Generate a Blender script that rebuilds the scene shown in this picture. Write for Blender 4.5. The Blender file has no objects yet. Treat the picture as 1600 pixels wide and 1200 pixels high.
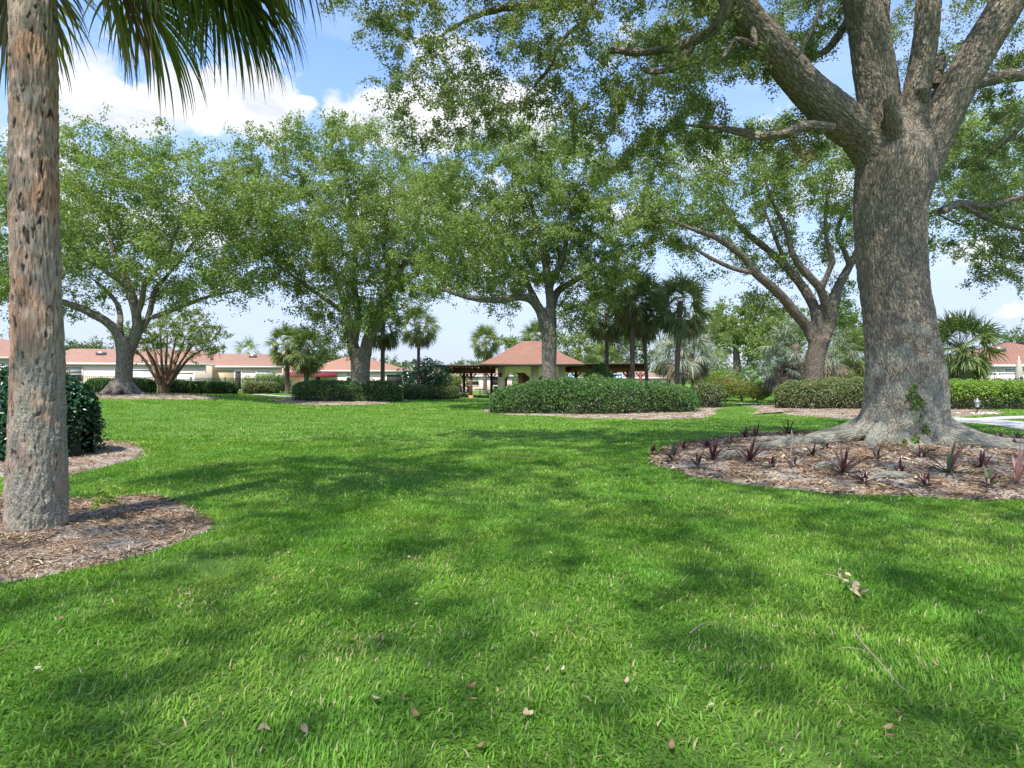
import bpy, math, random
import numpy as np
from mathutils import Vector
R = math.radians
rs = np.random.RandomState(7)
random.seed(7)
F_, HZ, CZ = 950.0, 590.0, 1.3          # focal length in photo pixels, horizon row, eye height
scene = bpy.context.scene
col = scene.collection

# ------------------------------------------------------------------ maths
def nrm(v):
    return v / np.maximum(np.linalg.norm(v, axis=-1, keepdims=True), 1e-9)

def _hash(ix, iy, iz, seed):
    h = (ix * 374761393 + iy * 668265263 + iz * 2147483647 + seed * 1274126177) & 0xffffffff
    h = ((h ^ (h >> 13)) * 1274126177) & 0xffffffff
    h = ((h ^ (h >> 16)) * 2246822519) & 0xffffffff
    return ((h ^ (h >> 15)) & 0xffff) / 65535.0

_ROT = np.array([[.7071,-.5,.5],[.0,.7071,.7071],[-.7071,-.5,.5]])
def vnoise(p, seed=0):
    """smooth value noise, about -1..1"""
    p = np.asarray(p, dtype=np.float64) @ _ROT
    i = np.floor(p).astype(np.int64); f = p - i
    u = f * f * f * (f * (f * 6 - 15) + 10)
    x, y, z = i[..., 0], i[..., 1], i[..., 2]
    def c(a, b, d): return _hash(x + a, y + b, z + d, seed)
    ux, uy, uz = u[..., 0], u[..., 1], u[..., 2]
    a = c(0,0,0)*(1-ux)+c(1,0,0)*ux; b = c(0,1,0)*(1-ux)+c(1,1,0)*ux
    d = c(0,0,1)*(1-ux)+c(1,0,1)*ux; e = c(0,1,1)*(1-ux)+c(1,1,1)*ux
    return ((a*(1-uy)+b*uy)*(1-uz)+(d*(1-uy)+e*uy)*uz)*2-1

def fbm(p, o=3, seed=0):
    s = 0; a = 1.0; t = 0
    for k in range(o):
        s = s + a * vnoise(np.asarray(p) * (2.03 ** k) + k * 17.3, seed + k); t += a; a *= .5
    return s / t

def n2(x, y, sc, seed=0, o=2):
    x = np.asarray(x, float); y = np.asarray(y, float)
    return fbm(np.stack([x*sc, y*sc, np.zeros_like(x*y)+.37], -1), o, seed)

# ------------------------------------------------------------------ terrain
_C = np.array([(-4,2,0),(4,2,0),(0,8,0),(-6,8,0.02),(7,10,0.06),(0,14,-.05),(12,16,0),(20,22,0),(26,30,0),(-9,11,.05),
  (-20,32,.35),(-28,38,.3),(-16,24,.22),(-12,20,.1),(-30,24,.4),(-10,38,-.25),(-6,30,-.35),(-4,46,-.5),(3,54,-.55),(12,54,-.5),
  (4,27,-.3),(-1,22,-.28),(8,24,-.22),(14,28,-.1),(12,40,-.3),(-30,60,0),(-18,48,.05),(-20,62,0),(25,48,0),(40,40,0),(0,80,-.5),(-60,60,.1),(60,60,0),(0,-15,0),(-20,0,0.1),(20,0,0)], float)
def zg(x, y):
    x = np.asarray(x, float); y = np.asarray(y, float)
    s = 0; w = 0
    for cx, cy, cz in _C:
        k = 1.0 / (((x-cx)**2 + (y-cy)**2) + 6.0) ** 1.6
        s = s + k * cz; w = w + k
    return s / w + .015 * n2(x, y, .35, 5)

def gp(px, py):
    """photo pixel -> point on the ground"""
    Y = 2.0
    while Y < 200:
        X = (px-800)/F_*Y
        if CZ - (py-HZ)/F_*Y <= float(zg(X, Y)): break
        Y += .05
    return (px-800)/F_*Y, Y

def at(px, Y):
    X = (px-800)/F_*Y
    return X, Y, float(zg(X, Y))
def zp(py, Y): return CZ + (HZ-py)/F_*Y
def P(px, py, Y): return np.array([(px-800)/F_*Y, Y, zp(py, Y)])

# ------------------------------------------------------------------ objects
def tag(o, label=None, cat=None, group=None, kind=None):
    if label: o['label'] = label
    if cat: o['category'] = cat
    if group: o['group'] = group
    if kind: o['kind'] = kind
    return o

def empty(name, loc=(0,0,0), rz=0):
    o = bpy.data.objects.new(name, None); col.objects.link(o)
    o.location = tuple(float(c) for c in loc); o.rotation_euler = (0, 0, rz); o.empty_display_size = .3
    return o

def raw_mesh(name, V, F, mat, attrs=None, smooth=False, mi=None):
    """V (n,3); F int array (m,k) or list of such arrays"""
    me = bpy.data.meshes.new(name)
    V = np.asarray(V, dtype=np.float32)
    Fs = F if isinstance(F, list) else [F]
    Fs = [np.asarray(f, dtype=np.int32) for f in Fs if len(f)]
    nl = sum(f.size for f in Fs); nf = sum(len(f) for f in Fs)
    me.vertices.add(len(V)); me.vertices.foreach_set('co', V.ravel())
    me.loops.add(nl); me.loops.foreach_set('vertex_index', np.concatenate([f.ravel() for f in Fs]))
    me.polygons.add(nf)
    st = []; o = 0
    for f in Fs:
        st.append(o + np.arange(len(f)) * f.shape[1]); o += f.size
    me.polygons.foreach_set('loop_start', np.concatenate(st).astype(np.int32))
    mats = mat if isinstance(mat, (list, tuple)) else [mat]
    for m in mats: me.materials.append(m)
    if mi is not None: me.polygons.foreach_set('material_index', np.asarray(mi, np.int32))
    if smooth: me.polygons.foreach_set('use_smooth', np.ones(nf, bool))
    for k, a in (attrs or {}).items():
        a = np.asarray(a, np.float32)
        if a.ndim == 1:
            at_ = me.attributes.new(k, 'FLOAT', 'POINT'); at_.data.foreach_set('value', a)
        else:
            at_ = me.attributes.new(k, 'FLOAT_VECTOR', 'POINT'); at_.data.foreach_set('vector', a.ravel())
    me.update(calc_edges=True)
    return me

def obj(name, V, F, mat, parent=None, loc=None, **kw):
    me = raw_mesh(name, V, F, mat, **kw)
    o = bpy.data.objects.new(name, me); col.objects.link(o)
    if parent is not None: o.parent = parent
    if loc is not None: o.location = tuple(float(c) for c in loc)
    return o

def loc_of(o): return np.array(o.location)

class MB:
    """collects simple solids into one mesh"""
    def __init__(s): s.V = []; s.Q = []; s.T = []; s.n = 0
    def add(s, V, Q=(), T=()):
        V = np.asarray(V, float); s.V.append(V)
        if len(Q): s.Q.append(np.asarray(Q) + s.n)
        if len(T): s.T.append(np.asarray(T) + s.n)
        s.n += len(V); return s
    def box(s, x0, x1, y0, y1, z0, z1):
        V = [(x,y,z) for z in (z0,z1) for y in (y0,y1) for x in (x0,x1)]
        return s.add(V, [(0,2,3,1),(4,5,7,6),(0,1,5,4),(2,6,7,3),(0,4,6,2),(1,3,7,5)])
    def beam(s, a, b, w, h):
        a = np.array(a, float); b = np.array(b, float); t = nrm(b-a)
        up = np.array([0,0,1.]) if abs(t[2]) < .9 else np.array([0,1.,0])
        u = nrm(np.cross(t, up)) * w/2; v = nrm(np.cross(u, t)) * h/2
        V = [p + i*u + j*v for p in (a,b) for (i,j) in ((-1,-1),(1,-1),(1,1),(-1,1))]
        return s.add(V, [(0,1,2,3),(7,6,5,4),(0,4,5,1),(1,5,6,2),(2,6,7,3),(3,7,4,0)])
    def tube(s, pts, rad, k=8, cap=True):
        V, F, _ = sweep(np.array(pts, float), np.array(rad, float)*np.ones(len(pts)), k)
        s.add(V, F)
        return s
    def prism(s, poly, y0, y1):          # polygon in xz, extruded in y (convex or simple; caps are fans round the centre)
        n = len(poly); c = np.mean(poly, 0)
        V = [(x,y0,z) for x,z in poly] + [(x,y1,z) for x,z in poly] + [(c[0],y0,c[1]),(c[0],y1,c[1])]
        Q = [(i,(i+1)%n,(i+1)%n+n,i+n) for i in range(n)]
        T = [(i,2*n,(i+1)%n) for i in range(n)] + [(i+n,(i+1)%n+n,2*n+1) for i in range(n)]
        return s.add(V, Q, T)
    def lathe(s, prof, c=(0,0,0), k=16):
        V = []; 
        for r, z in prof:
            for j in range(k):
                a = 2*math.pi*j/k; V.append((c[0]+r*math.cos(a), c[1]+r*math.sin(a), c[2]+z))
        Q = [(i*k+j, i*k+(j+1)%k, (i+1)*k+(j+1)%k, (i+1)*k+j) for i in range(len(prof)-1) for j in range(k)]
        return s.add(V, Q)
    def out(s, name, mat, parent=None, smooth=False, **kw):
        F = []
        if s.Q: F.append(np.concatenate(s.Q))
        if s.T: F.append(np.concatenate(s.T))
        return obj(name, np.concatenate(s.V), F, mat, parent, smooth=smooth, **kw)

def frames(pts):
    t = np.gradient(pts, axis=0); t = nrm(t)
    U = np.zeros_like(pts); a = np.array([1.,0,0]) if abs(t[0][0]) < .8 else np.array([0,1.,0])
    u = nrm(a - t[0]*np.dot(a, t[0]))
    for i in range(len(pts)):
        u = nrm(u - t[i]*np.dot(u, t[i])); U[i] = u
    return t, U, np.cross(t, U)

def sweep(pts, rad, k=12, wob=0, seed=0):
    t, U, W = frames(pts)
    a = np.arange(k)/k*2*np.pi
    c, s_ = np.cos(a)[None,:,None], np.sin(a)[None,:,None]
    L = np.concatenate([[0], np.cumsum(np.linalg.norm(np.diff(pts, axis=0), axis=1))])
    r = rad[:,None,None]*np.ones((1,k,1))
    if wob:
        q = np.stack([np.cos(a)[None]*1.3+0*L[:,None], np.sin(a)[None]*1.3+0*L[:,None], L[:,None]*.9+0*a[None]], -1)
        r = r*(1+wob*fbm(q, 2, seed)[...,None])
    V = pts[:,None]+ (U[:,None]*c + W[:,None]*s_)*r
    bk = np.concatenate([c*r, s_*r, np.broadcast_to(L[:,None,None], (len(L),k,1))], -1)
    i, j = np.meshgrid(np.arange(len(pts)-1), np.arange(k), indexing='ij')
    F = np.stack([i*k+j, i*k+(j+1)%k, (i+1)*k+(j+1)%k, (i+1)*k+j], -1).reshape(-1,4)
    V = V.reshape(-1,3); bk = bk.reshape(-1,3); n = len(V)
    V = np.concatenate([V, pts[:1], pts[-1:]]); bk = np.concatenate([bk, [[0,0,0]], [[0,0,L[-1]]]])
    if k % 2 == 0:
        C0 = [(n, (q+2)%k, q+1, q) for q in range(0,k,2)]
        b = (len(pts)-1)*k
        C1 = [(n+1, b+q, b+q+1, b+(q+2)%k) for q in range(0,k,2)]
        F = np.concatenate([F, C0, C1])
    return V, F, bk

def spline(P_, n):
    """Catmull-Rom through rows of P_ (any number of columns)"""
    P_ = np.array(P_, float); Q = np.vstack([2*P_[0]-P_[1], P_, 2*P_[-1]-P_[-2]])
    out = []
    for i in range(1, len(Q)-2):
        for j in range(n):
            t = j/n
            out.append(.5*((2*Q[i])+(-Q[i-1]+Q[i+1])*t+(2*Q[i-1]-5*Q[i]+4*Q[i+1]-Q[i+2])*t*t+(-Q[i-1]+3*Q[i]-3*Q[i+1]+Q[i+2])*t**3))
    out.append(Q[-2]); return np.array(out)

def inpoly(x, y, poly):
    poly = np.asarray(poly); ins = np.zeros(x.shape, bool); n = len(poly); j = n-1
    for i in range(n):
        xi, yi = poly[i]; xj, yj = poly[j]
        c = ((yi > y) != (yj > y)) & (x < (xj-xi)*(y-yi)/(yj-yi+1e-12)+xi)
        ins ^= c; j = i
    return ins

# ------------------------------------------------------------------ materials
def NM(name):
    m = bpy.data.materials.new(name); m.use_nodes = True
    nt = m.node_tree; nt.nodes.clear()
    return m, nt
def nd(nt, t, **kw):
    n = nt.nodes.new(t)
    for k, v in kw.items():
        if k.startswith('i_'):
            n.inputs[k[2:].replace('_', ' ')].default_value = v
        else: setattr(n, k, v)
    return n
def lk(nt, a, b): nt.links.new(a, b)
def c4(c): return (c[0], c[1], c[2], 1)
def ramp(nt, fac, stops, interp='LINEAR'):
    r = nt.nodes.new('ShaderNodeValToRGB'); e = r.color_ramp.elements; r.color_ramp.interpolation = interp
    while len(e) < len(stops): e.new(.5)
    for k, (p, c) in zip(e, stops): k.position = p; k.color = c4(c) if len(c) == 3 else c
    lk(nt, fac, r.inputs[0]); return r.outputs[0]
def mixc(nt, f, a, b, mode='MIX'):
    m = nt.nodes.new('ShaderNodeMix'); m.data_type = 'RGBA'; m.blend_type = mode
    for s, v in ((m.inputs[0], f), (m.inputs[6], a), (m.inputs[7], b)):
        if hasattr(v, 'is_linked') or hasattr(v, 'links'): lk(nt, v, s)
        elif isinstance(v, (int, float)): s.default_value = v
        else: s.default_value = c4(v)
    return m.outputs[2]
def mth(nt, op, a, b=None, clamp=False):
    m = nt.nodes.new('ShaderNodeMath'); m.operation = op; m.use_clamp = clamp
    for s, v in ((m.inputs[0], a), (m.inputs[1], b)):
        if v is None: continue
        if isinstance(v, (int, float)): s.default_value = v
        else: lk(nt, v, s)
    return m.outputs[0]
def noise(nt, vec, scale, detail=3, rough=.55, dist=0):
    n = nd(nt, 'ShaderNodeTexNoise'); n.inputs['Scale'].default_value = scale; n.inputs['Detail'].default_value = detail
    n.inputs['Roughness'].default_value = rough; n.inputs['Distortion'].default_value = dist
    if vec is not None: lk(nt, vec, n.inputs['Vector'])
    return n.outputs[0]
def geo_pos(nt): return nd(nt, 'ShaderNodeNewGeometry').outputs['Position']
def attr(nt, name, out='Fac'): return nd(nt, 'ShaderNodeAttribute', attribute_name=name).outputs[out]
def mapping(nt, vec, scale=(1,1,1)):
    m = nd(nt, 'ShaderNodeMapping'); m.inputs['Scale'].default_value = scale; lk(nt, vec, m.inputs['Vector']); return m.outputs[0]
def surf(nt, color, rough=.8, bump=None, bdist=.01, bstr=1, spec=.3, metal=0, trans=0, tcol=None):
    b = nd(nt, 'ShaderNodeBsdfPrincipled'); b.inputs['Roughness'].default_value = rough
    b.inputs['Specular IOR Level'].default_value = spec; b.inputs['Metallic'].default_value = metal
    if isinstance(color, tuple): b.inputs['Base Color'].default_value = c4(color)
    else: lk(nt, color, b.inputs['Base Color'])
    if bump is not None:
        bp = nd(nt, 'ShaderNodeBump'); bp.inputs['Distance'].default_value = bdist; bp.inputs['Strength'].default_value = bstr
        lk(nt, bump, bp.inputs['Height']); lk(nt, bp.outputs[0], b.inputs['Normal'])
    o = nd(nt, 'ShaderNodeOutputMaterial'); s = b.outputs[0]
    if trans:
        t = nd(nt, 'ShaderNodeBsdfTranslucent')
        if tcol is None: lk(nt, color, t.inputs[0])
        elif isinstance(tcol, tuple): t.inputs[0].default_value = c4(tcol)
        else: lk(nt, tcol, t.inputs[0])
        mx = nd(nt, 'ShaderNodeMixShader'); mx.inputs[0].default_value = trans
        lk(nt, s, mx.inputs[1]); lk(nt, t.outputs[0], mx.inputs[2]); s = mx.outputs[0]
    lk(nt, s, o.inputs['Surface'])

def leafmat(name, stops, trans=.35, rough=.45, spec=.4, clump=.35, csc=.6, gain=1.35):
    """leaf colour from the per-leaf random attribute, varied over patches of the crown"""
    m, nt = NM(name)
    c = ramp(nt, attr(nt, 'rnd'), stops)
    n = noise(nt, geo_pos(nt), csc, 2)
    v = nd(nt, 'ShaderNodeHueSaturation')
    lk(nt, mth(nt, 'MULTIPLY_ADD', n, clump*2), v.inputs['Value'])
    v.inputs['Value'].links[0].from_node.inputs[2].default_value = 1-clump
    lk(nt, c, v.inputs['Color'])
    c = v.outputs[0]
    t = mixc(nt, 1.0, c, (gain*1.15, gain*1.05, gain*.45), 'MULTIPLY')
    surf(nt, c, rough, spec=spec, trans=trans, tcol=t)
    return m

def plain(name, color, rough=.7, var=.15, sc=3, bump=0, spec=.3, metal=0, bsc=40):
    m, nt = NM(name); p = geo_pos(nt)
    n = noise(nt, p, sc, 4)
    lo = tuple(max(0, c*(1-var)) for c in color); hi = tuple(min(1, c*(1+var)) for c in color)
    c = ramp(nt, n, [(.3, lo), (.7, hi)])
    surf(nt, c, rough, noise(nt, p, bsc, 4) if bump else None, bump, 1, spec, metal)
    return m
M = {}
# oak foliage
M['oak'] = leafmat('oak_leaf', [(0,(.095,.155,.045)),(.45,(.165,.255,.07)),(.8,(.24,.34,.095)),(1,(.38,.41,.2))], clump=.22, trans=.45)
M['oak_near'] = leafmat('oak_leaf_near', [(0,(.09,.145,.055)),(.5,(.165,.235,.09)),(.9,(.26,.32,.14)),(1,(.36,.33,.2))], clump=.2, trans=.5)
M['myrtle'] = leafmat('myrtle_leaf', [(0,(.10,.16,.035)),(.6,(.18,.26,.06)),(.95,(.27,.34,.09)),(1,(.35,.22,.09))], clump=.25)
M['hedge'] = leafmat('hedge_leaf', [(0,(.03,.075,.018)),(.55,(.065,.15,.03)),(.9,(.12,.23,.05)),(1,(.2,.28,.09))], trans=.3, rough=.42, spec=.35, clump=.25, csc=1.5)
M['hedge_warm'] = leafmat('hedge_leaf_warm', [(0,(.07,.11,.03)),(.6,(.14,.19,.06)),(.92,(.24,.27,.11)),(1,(.34,.24,.13))], trans=.25, rough=.4, clump=.3, csc=1.5)
M['hedge_lime'] = leafmat('hedge_leaf_lime', [(0,(.07,.14,.015)),(.6,(.17,.31,.025)),(1,(.32,.46,.06))], trans=.3, rough=.4, clump=.2, csc=1.5)
M['bush'] = leafmat('bush_leaf', [(0,(.012,.04,.016)),(.6,(.025,.085,.03)),(.92,(.05,.14,.05)),(1,(.12,.2,.08))], trans=.15, rough=.28, spec=.6, clump=.2, csc=2)
M['croton'] = leafmat('croton_leaf', [(0,(.07,.14,.025)),(.55,(.17,.25,.05)),(.8,(.32,.28,.09)),(1,(.42,.20,.10))], clump=.25, csc=1)
M['palm'] = leafmat('palm_leaf', [(0,(.09,.14,.04)),(.5,(.16,.23,.07)),(.85,(.25,.30,.11)),(.93,(.34,.31,.15)),(1,(.42,.33,.2))], trans=.33, rough=.5, spec=.3, clump=.2)
M['palm_dark'] = leafmat('palm_leaf_dark', [(0,(.10,.15,.065)),(.6,(.18,.25,.115)),(.93,(.29,.33,.19)),(1,(.27,.22,.14))], trans=.28, rough=.55, spec=.25, clump=.2)
M['palm_blue'] = leafmat('palm_leaf_blue', [(0,(.12,.16,.09)),(.6,(.22,.27,.18)),(1,(.40,.37,.28))], trans=.15, rough=.5, clump=.2)
M['palm_dead'] = leafmat('palm_leaf_dead', [(0,(.13,.10,.06)),(.6,(.27,.22,.15)),(1,(.42,.36,.27))], trans=.15, rough=.7, clump=.25, gain=1)
M['purple'] = leafmat('purple_leaf', [(0,(.045,.012,.022)),(.5,(.10,.022,.04)),(.72,(.06,.075,.035)),(1,(.14,.19,.08))], trans=.2, rough=.4, clump=.2, gain=1)
M['pinkleaf'] = leafmat('pink_leaf', [(0,(.30,.03,.07)),(.5,(.42,.12,.15)),(1,(.45,.3,.25))], trans=.25, rough=.4, clump=.1, gain=1)
M['dry'] = leafmat('dry_leaf', [(0,(.20,.12,.06)),(.4,(.30,.21,.11)),(.8,(.42,.34,.2)),(1,(.40,.38,.24))], trans=.15, rough=.6, clump=.15, gain=1)
M['far'] = leafmat('far_leaf', [(0,(.08,.13,.05)),(.6,(.14,.20,.08)),(1,(.22,.27,.12))], clump=.35, csc=.25)
M['palm_front'] = leafmat('palm_leaf_front', [(0,(.06,.10,.02)),(.5,(.13,.19,.04)),(.8,(.22,.25,.07)),(.92,(.27,.21,.10)),(1,(.32,.22,.12))], trans=.48, rough=.55, spec=.22, clump=.2, csc=1.2)
M['lime'] = leafmat('lime_leaf', [(0,(.09,.17,.02)),(.6,(.19,.30,.035)),(1,(.32,.42,.07))], clump=.2, csc=.5)

def bark(name, lo, hi, furrow, sc=26, st=.24, bd=.02, lichen=.0, lz=(0,1)):
    m, nt = NM(name)
    v = attr(nt, 'bk', 'Vector')
    w = nd(nt, 'ShaderNodeTexNoise'); w.inputs['Scale'].default_value = 5; w.inputs['Detail'].default_value = 2
    lk(nt, v, w.inputs['Vector'])
    sv = nd(nt, 'ShaderNodeVectorMath', operation='MULTIPLY_ADD'); lk(nt, w.outputs['Color'], sv.inputs[0])
    sv.inputs[1].default_value = (.14, .14, .12); lk(nt, v, sv.inputs[2])
    mp = mapping(nt, sv.outputs[0], (sc, sc, sc*st))
    vo = nd(nt, 'ShaderNodeTexVoronoi', feature='DISTANCE_TO_EDGE'); vo.inputs['Scale'].default_value = 1
    lk(nt, mp, vo.inputs['Vector'])
    d = vo.outputs['Distance']
    rn = noise(nt, mapping(nt, v, (1,1,st*.8)), sc*1.25, 2, .5, 1.2)
    rd = mth(nt, 'MULTIPLY', mth(nt, 'ABSOLUTE', mth(nt, 'SUBTRACT', rn, .5)), 5.5, True)
    fine = noise(nt, mapping(nt, v, (1,1,.4)), sc*2.6, 5, .65)
    big = noise(nt, v, 2.2, 4)
    h = mth(nt, 'ADD', mth(nt, 'ADD', mth(nt, 'MULTIPLY', mth(nt, 'MINIMUM', d, .25), 1.5), mth(nt, 'MULTIPLY', rd, .42)), mth(nt, 'MULTIPLY', fine, .55))
    c = ramp(nt, h, [(.12, furrow), (.42, lo), (1.0, hi)])
    c = mixc(nt, mth(nt, 'MULTIPLY', big, .55), c, mixc(nt, 1.0, c, (.62,.60,.56), 'MULTIPLY'))
    if lichen:
        ln = noise(nt, geo_pos(nt), 4.5, 5, .7)
        zz = nd(nt, 'ShaderNodeSeparateXYZ'); lk(nt, geo_pos(nt), zz.inputs[0])
        mr = nd(nt, 'ShaderNodeMapRange'); lk(nt, zz.outputs['Z'], mr.inputs[0])
        mr.inputs[1].default_value = lz[0]; mr.inputs[2].default_value = lz[1]; mr.inputs[3].default_value = .16; mr.inputs[4].default_value = -.06
        f = ramp(nt, mth(nt, 'ADD', ln, mr.outputs[0]), [(.54,(0,0,0)),(.66,(1,1,1))])
        f = mth(nt, 'MULTIPLY', f, mth(nt, 'MULTIPLY', fine, lichen*1.7), True)
        c = mixc(nt, f, c, (.34,.345,.28))
    surf(nt, c, .9, h, bd, .9, .15)
    return m
M['bark_hero'] = bark('oak_bark', (.20,.165,.125), (.46,.40,.315), (.03,.025,.02), 22, .22, .05, .9, (.6, 3.2))
M['bark'] = bark('tree_bark', (.13,.105,.08), (.27,.225,.175), (.03,.024,.02), 13, .35, .03)
M['bark_grey'] = bark('tree_bark_grey', (.15,.13,.105), (.36,.32,.26), (.045,.038,.03), 13, .3, .05)
M['bark_palm'] = bark('palm_bark', (.14,.115,.09), (.27,.23,.18), (.06,.05,.04), 7, 2.2, .02)
M['bark_warm'] = bark('warm_bark', (.22,.13,.085), (.36,.24,.16), (.09,.05,.03), 9, 1.5, .02)

# foreground palm trunk, marks stored with the mesh so colour and relief agree
m, nt = NM('fibrous_palm_bark'); v = attr(nt, 'bk', 'Vector')
mk = attr(nt, 'mark'); li = attr(nt, 'lich')
f1 = noise(nt, mapping(nt, v, (1,1,.16)), 62, 4, .6); f2 = noise(nt, mapping(nt, v, (1,1,.5)), 190, 3, .6)
big = noise(nt, v, 3.1, 3)
c = ramp(nt, f1, [(.32,(.16,.115,.085)),(.45,(.39,.29,.215)),(.6,(.54,.42,.325)),(.72,(.66,.54,.43))])
c = mixc(nt, ramp(nt, big, [(.42,(0,0,0)),(.62,(1,1,1))]), c, mixc(nt, 1.0, c, (1.1,.84,.68), 'MULTIPLY'))
c = mixc(nt, mth(nt,'MULTIPLY', mk, .92, True), c, (.055,.045,.038))
f3 = noise(nt, v, 75, 4, .7)
lc = ramp(nt, mth(nt, 'ADD', mth(nt, 'MULTIPLY', f2, .5), mth(nt, 'MULTIPLY', f3, .5)), [(.38,(.07,.065,.05)),(.47,(.25,.24,.185)),(.55,(.42,.37,.29)),(.66,(.66,.62,.53))])
c = mixc(nt, li, c, lc)
surf(nt, c, .9, mth(nt, 'ADD', f1, mth(nt, 'ADD', mth(nt, 'MULTIPLY', f2, .5), mth(nt, 'MULTIPLY', f3, .5))), .018, 1, .15)
M['palm_hero'] = m

# lawn blades and the soil and thatch under them
m, nt = NM('grass_blade')
a = attr(nt, 'rnd'); p = geo_pos(nt)
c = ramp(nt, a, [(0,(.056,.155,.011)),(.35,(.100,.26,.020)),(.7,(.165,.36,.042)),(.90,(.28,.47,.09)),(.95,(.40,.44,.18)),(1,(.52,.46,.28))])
pn = noise(nt, p, .95, 4)
c = mixc(nt, ramp(nt, pn, [(.42,(0,0,0)),(.64,(1,1,1))]), c, mixc(nt, 1.0, c, (1.6,1.2,1.5), 'MULTIPLY'))  # pale patches: grass variation plus sun dapples painted into the blade colour
surf(nt, c, .6, spec=.2, trans=.42, tcol=mixc(nt, 1.0, c, (1.2,1.15,.6), 'MULTIPLY'))
M['blade'] = m
m, nt = NM('lawn'); p = geo_pos(nt)
n1 = noise(nt, p, 90, 3, .7); n2_ = noise(nt, p, .5, 4); n3 = noise(nt, mapping(nt, p, (1,.6,1)), 9, 4, .7); n4 = noise(nt, p, 2.2, 4, .6)
c = ramp(nt, n3, [(.3,(.072,.165,.017)),(.55,(.128,.258,.032)),(.75,(.19,.34,.055))])
c = mixc(nt, ramp(nt, n2_, [(.40,(0,0,0)),(.7,(.75,.75,.75))]), c, (.21,.33,.07))
c = mixc(nt, ramp(nt, n4, [(.60,(0,0,0)),(.74,(.5,.5,.5))]), c, (.26,.26,.11))
yy = nd(nt, 'ShaderNodeSeparateXYZ'); lk(nt, p, yy.inputs[0])
c = mixc(nt, mth(nt, 'MULTIPLY', ramp(nt, n1, [(.35,(1,1,1)),(.6,(0,0,0))]), .55), c, (.035,.055,.015))
surf(nt, c, .85, mth(nt, 'ADD', n1, n3), .03, 1, .15)
M['lawn'] = m
# mulch ground
m, nt = NM('mulch_ground'); p = geo_pos(nt)
n1 = noise(nt, mapping(nt, p, (1,1.6,1)), 38, 5, .7); n2_ = noise(nt, p, 2.1, 4); n3 = noise(nt, p, 130, 2)
c = ramp(nt, n1, [(.3,(.09,.065,.05)),(.48,(.24,.165,.11)),(.6,(.38,.27,.18)),(.75,(.52,.41,.30))])
c = mixc(nt, ramp(nt, n2_, [(.44,(0,0,0)),(.60,(.85,.85,.85))]), c, mixc(nt, n3, (.30,.27,.23), (.56,.51,.44)))
surf(nt, c, .95, mth(nt, 'ADD', n1, mth(nt, 'MULTIPLY', n3, .5)), .02, 1, .1)
M['mulch'] = m
M['chip'] = leafmat('wood_chip', [(0,(.09,.06,.04)),(.3,(.22,.14,.085)),(.55,(.34,.21,.12)),(.8,(.43,.33,.22)),(1,(.60,.52,.40))], trans=0.02, rough=.85, spec=.15, clump=.2, csc=3, gain=1)
# buildings
def shingle(name, a, b):
    m, nt = NM(name); tc = nd(nt, 'ShaderNodeNewGeometry').outputs['Position']
    br = nd(nt, 'ShaderNodeTexBrick'); br.inputs['Scale'].default_value = 1; br.inputs['Mortar Size'].default_value = .02
    br.inputs['Brick Width'].default_value = .34; br.inputs['Row Height'].default_value = .1
    br.inputs['Color1'].default_value = c4(a); br.inputs['Color2'].default_value = c4(b); br.inputs['Mortar'].default_value = c4([x*.55 for x in a])
    # rows follow height, courses follow the length
    sp = nd(nt, 'ShaderNodeSeparateXYZ'); lk(nt, tc, sp.inputs[0])
    cb = nd(nt, 'ShaderNodeCombineXYZ'); lk(nt, mth(nt, 'ADD', sp.outputs[0], sp.outputs[1]), cb.inputs[0]); lk(nt, mth(nt, 'MULTIPLY', sp.outputs[2], 2.2), cb.inputs[1])
    lk(nt, cb.outputs[0], br.inputs['Vector'])
    n = noise(nt, tc, .9, 5, .65)
    c = mixc(nt, ramp(nt, n, [(.35,(0,0,0)),(.7,(.55,.55,.55))]), br.outputs['Color'], tuple(x*.72 for x in a))
    surf(nt, c, .9, br.outputs['Fac'], .01, -.5, .1)
    return m
M['roof_salmon'] = shingle('salmon_shingle', (.39,.225,.16), (.46,.28,.205))
M['roof_rust'] = shingle('rust_shingle', (.41,.22,.14), (.47,.265,.17))
M['roof_red'] = shingle('red_shingle', (.32,.165,.115), (.41,.215,.15))
M['stucco'] = plain('cream_stucco', (.86,.69,.55), .9, .06, 1.2, .004)
M['stucco_pink'] = plain('pink_stucco', (.86,.67,.57), .9, .06, 1.2, .004)
M['stucco_tan'] = plain('tan_stucco', (.80,.63,.48), .9, .08, 1.5, .004)
M['salmon'] = plain('salmon_stucco', (.55,.26,.17), .9, .08, 2, .004)
M['white'] = plain('white_paint', (.72,.70,.66), .6, .05, 2)
M['vinyl'] = plain('white_vinyl', (.78,.71,.66), .5, .04, 1)
M['redwood'] = plain('red_brown_wood', (.17,.055,.035), .7, .3, 6, .004)
M['fascia'] = plain('dark_fascia', (.05,.045,.035), .6, .2, 4)
M['glass'] = plain('window_glass', (.035,.04,.045), .12, .2, 1, spec=.8)
M['blind'] = plain('window_blind', (.45,.43,.40), .6, .1, 9)
M['dkgap'] = plain('dark_screen', (.05,.045,.04), .8, .2, 3)
M['door'] = plain('tan_door', (.45,.37,.22), .5, .08, 3)
M['awning'] = plain('red_awning', (.20,.03,.04), .7, .12, 3)
M['iron'] = plain('black_iron', (.012,.012,.013), .45, .2, 5)
M['path'] = plain('concrete_path', (.44,.42,.38), .9, .13, 1.3, .004)
M['terracotta'] = plain('terracotta', (.42,.15,.08), .8, .15, 6)
M['wicker'] = plain('wicker', (.42,.33,.24), .8, .25, 30)
M['cushion'] = plain('pale_cushion', (.6,.6,.58), .8, .05, 5)
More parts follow.
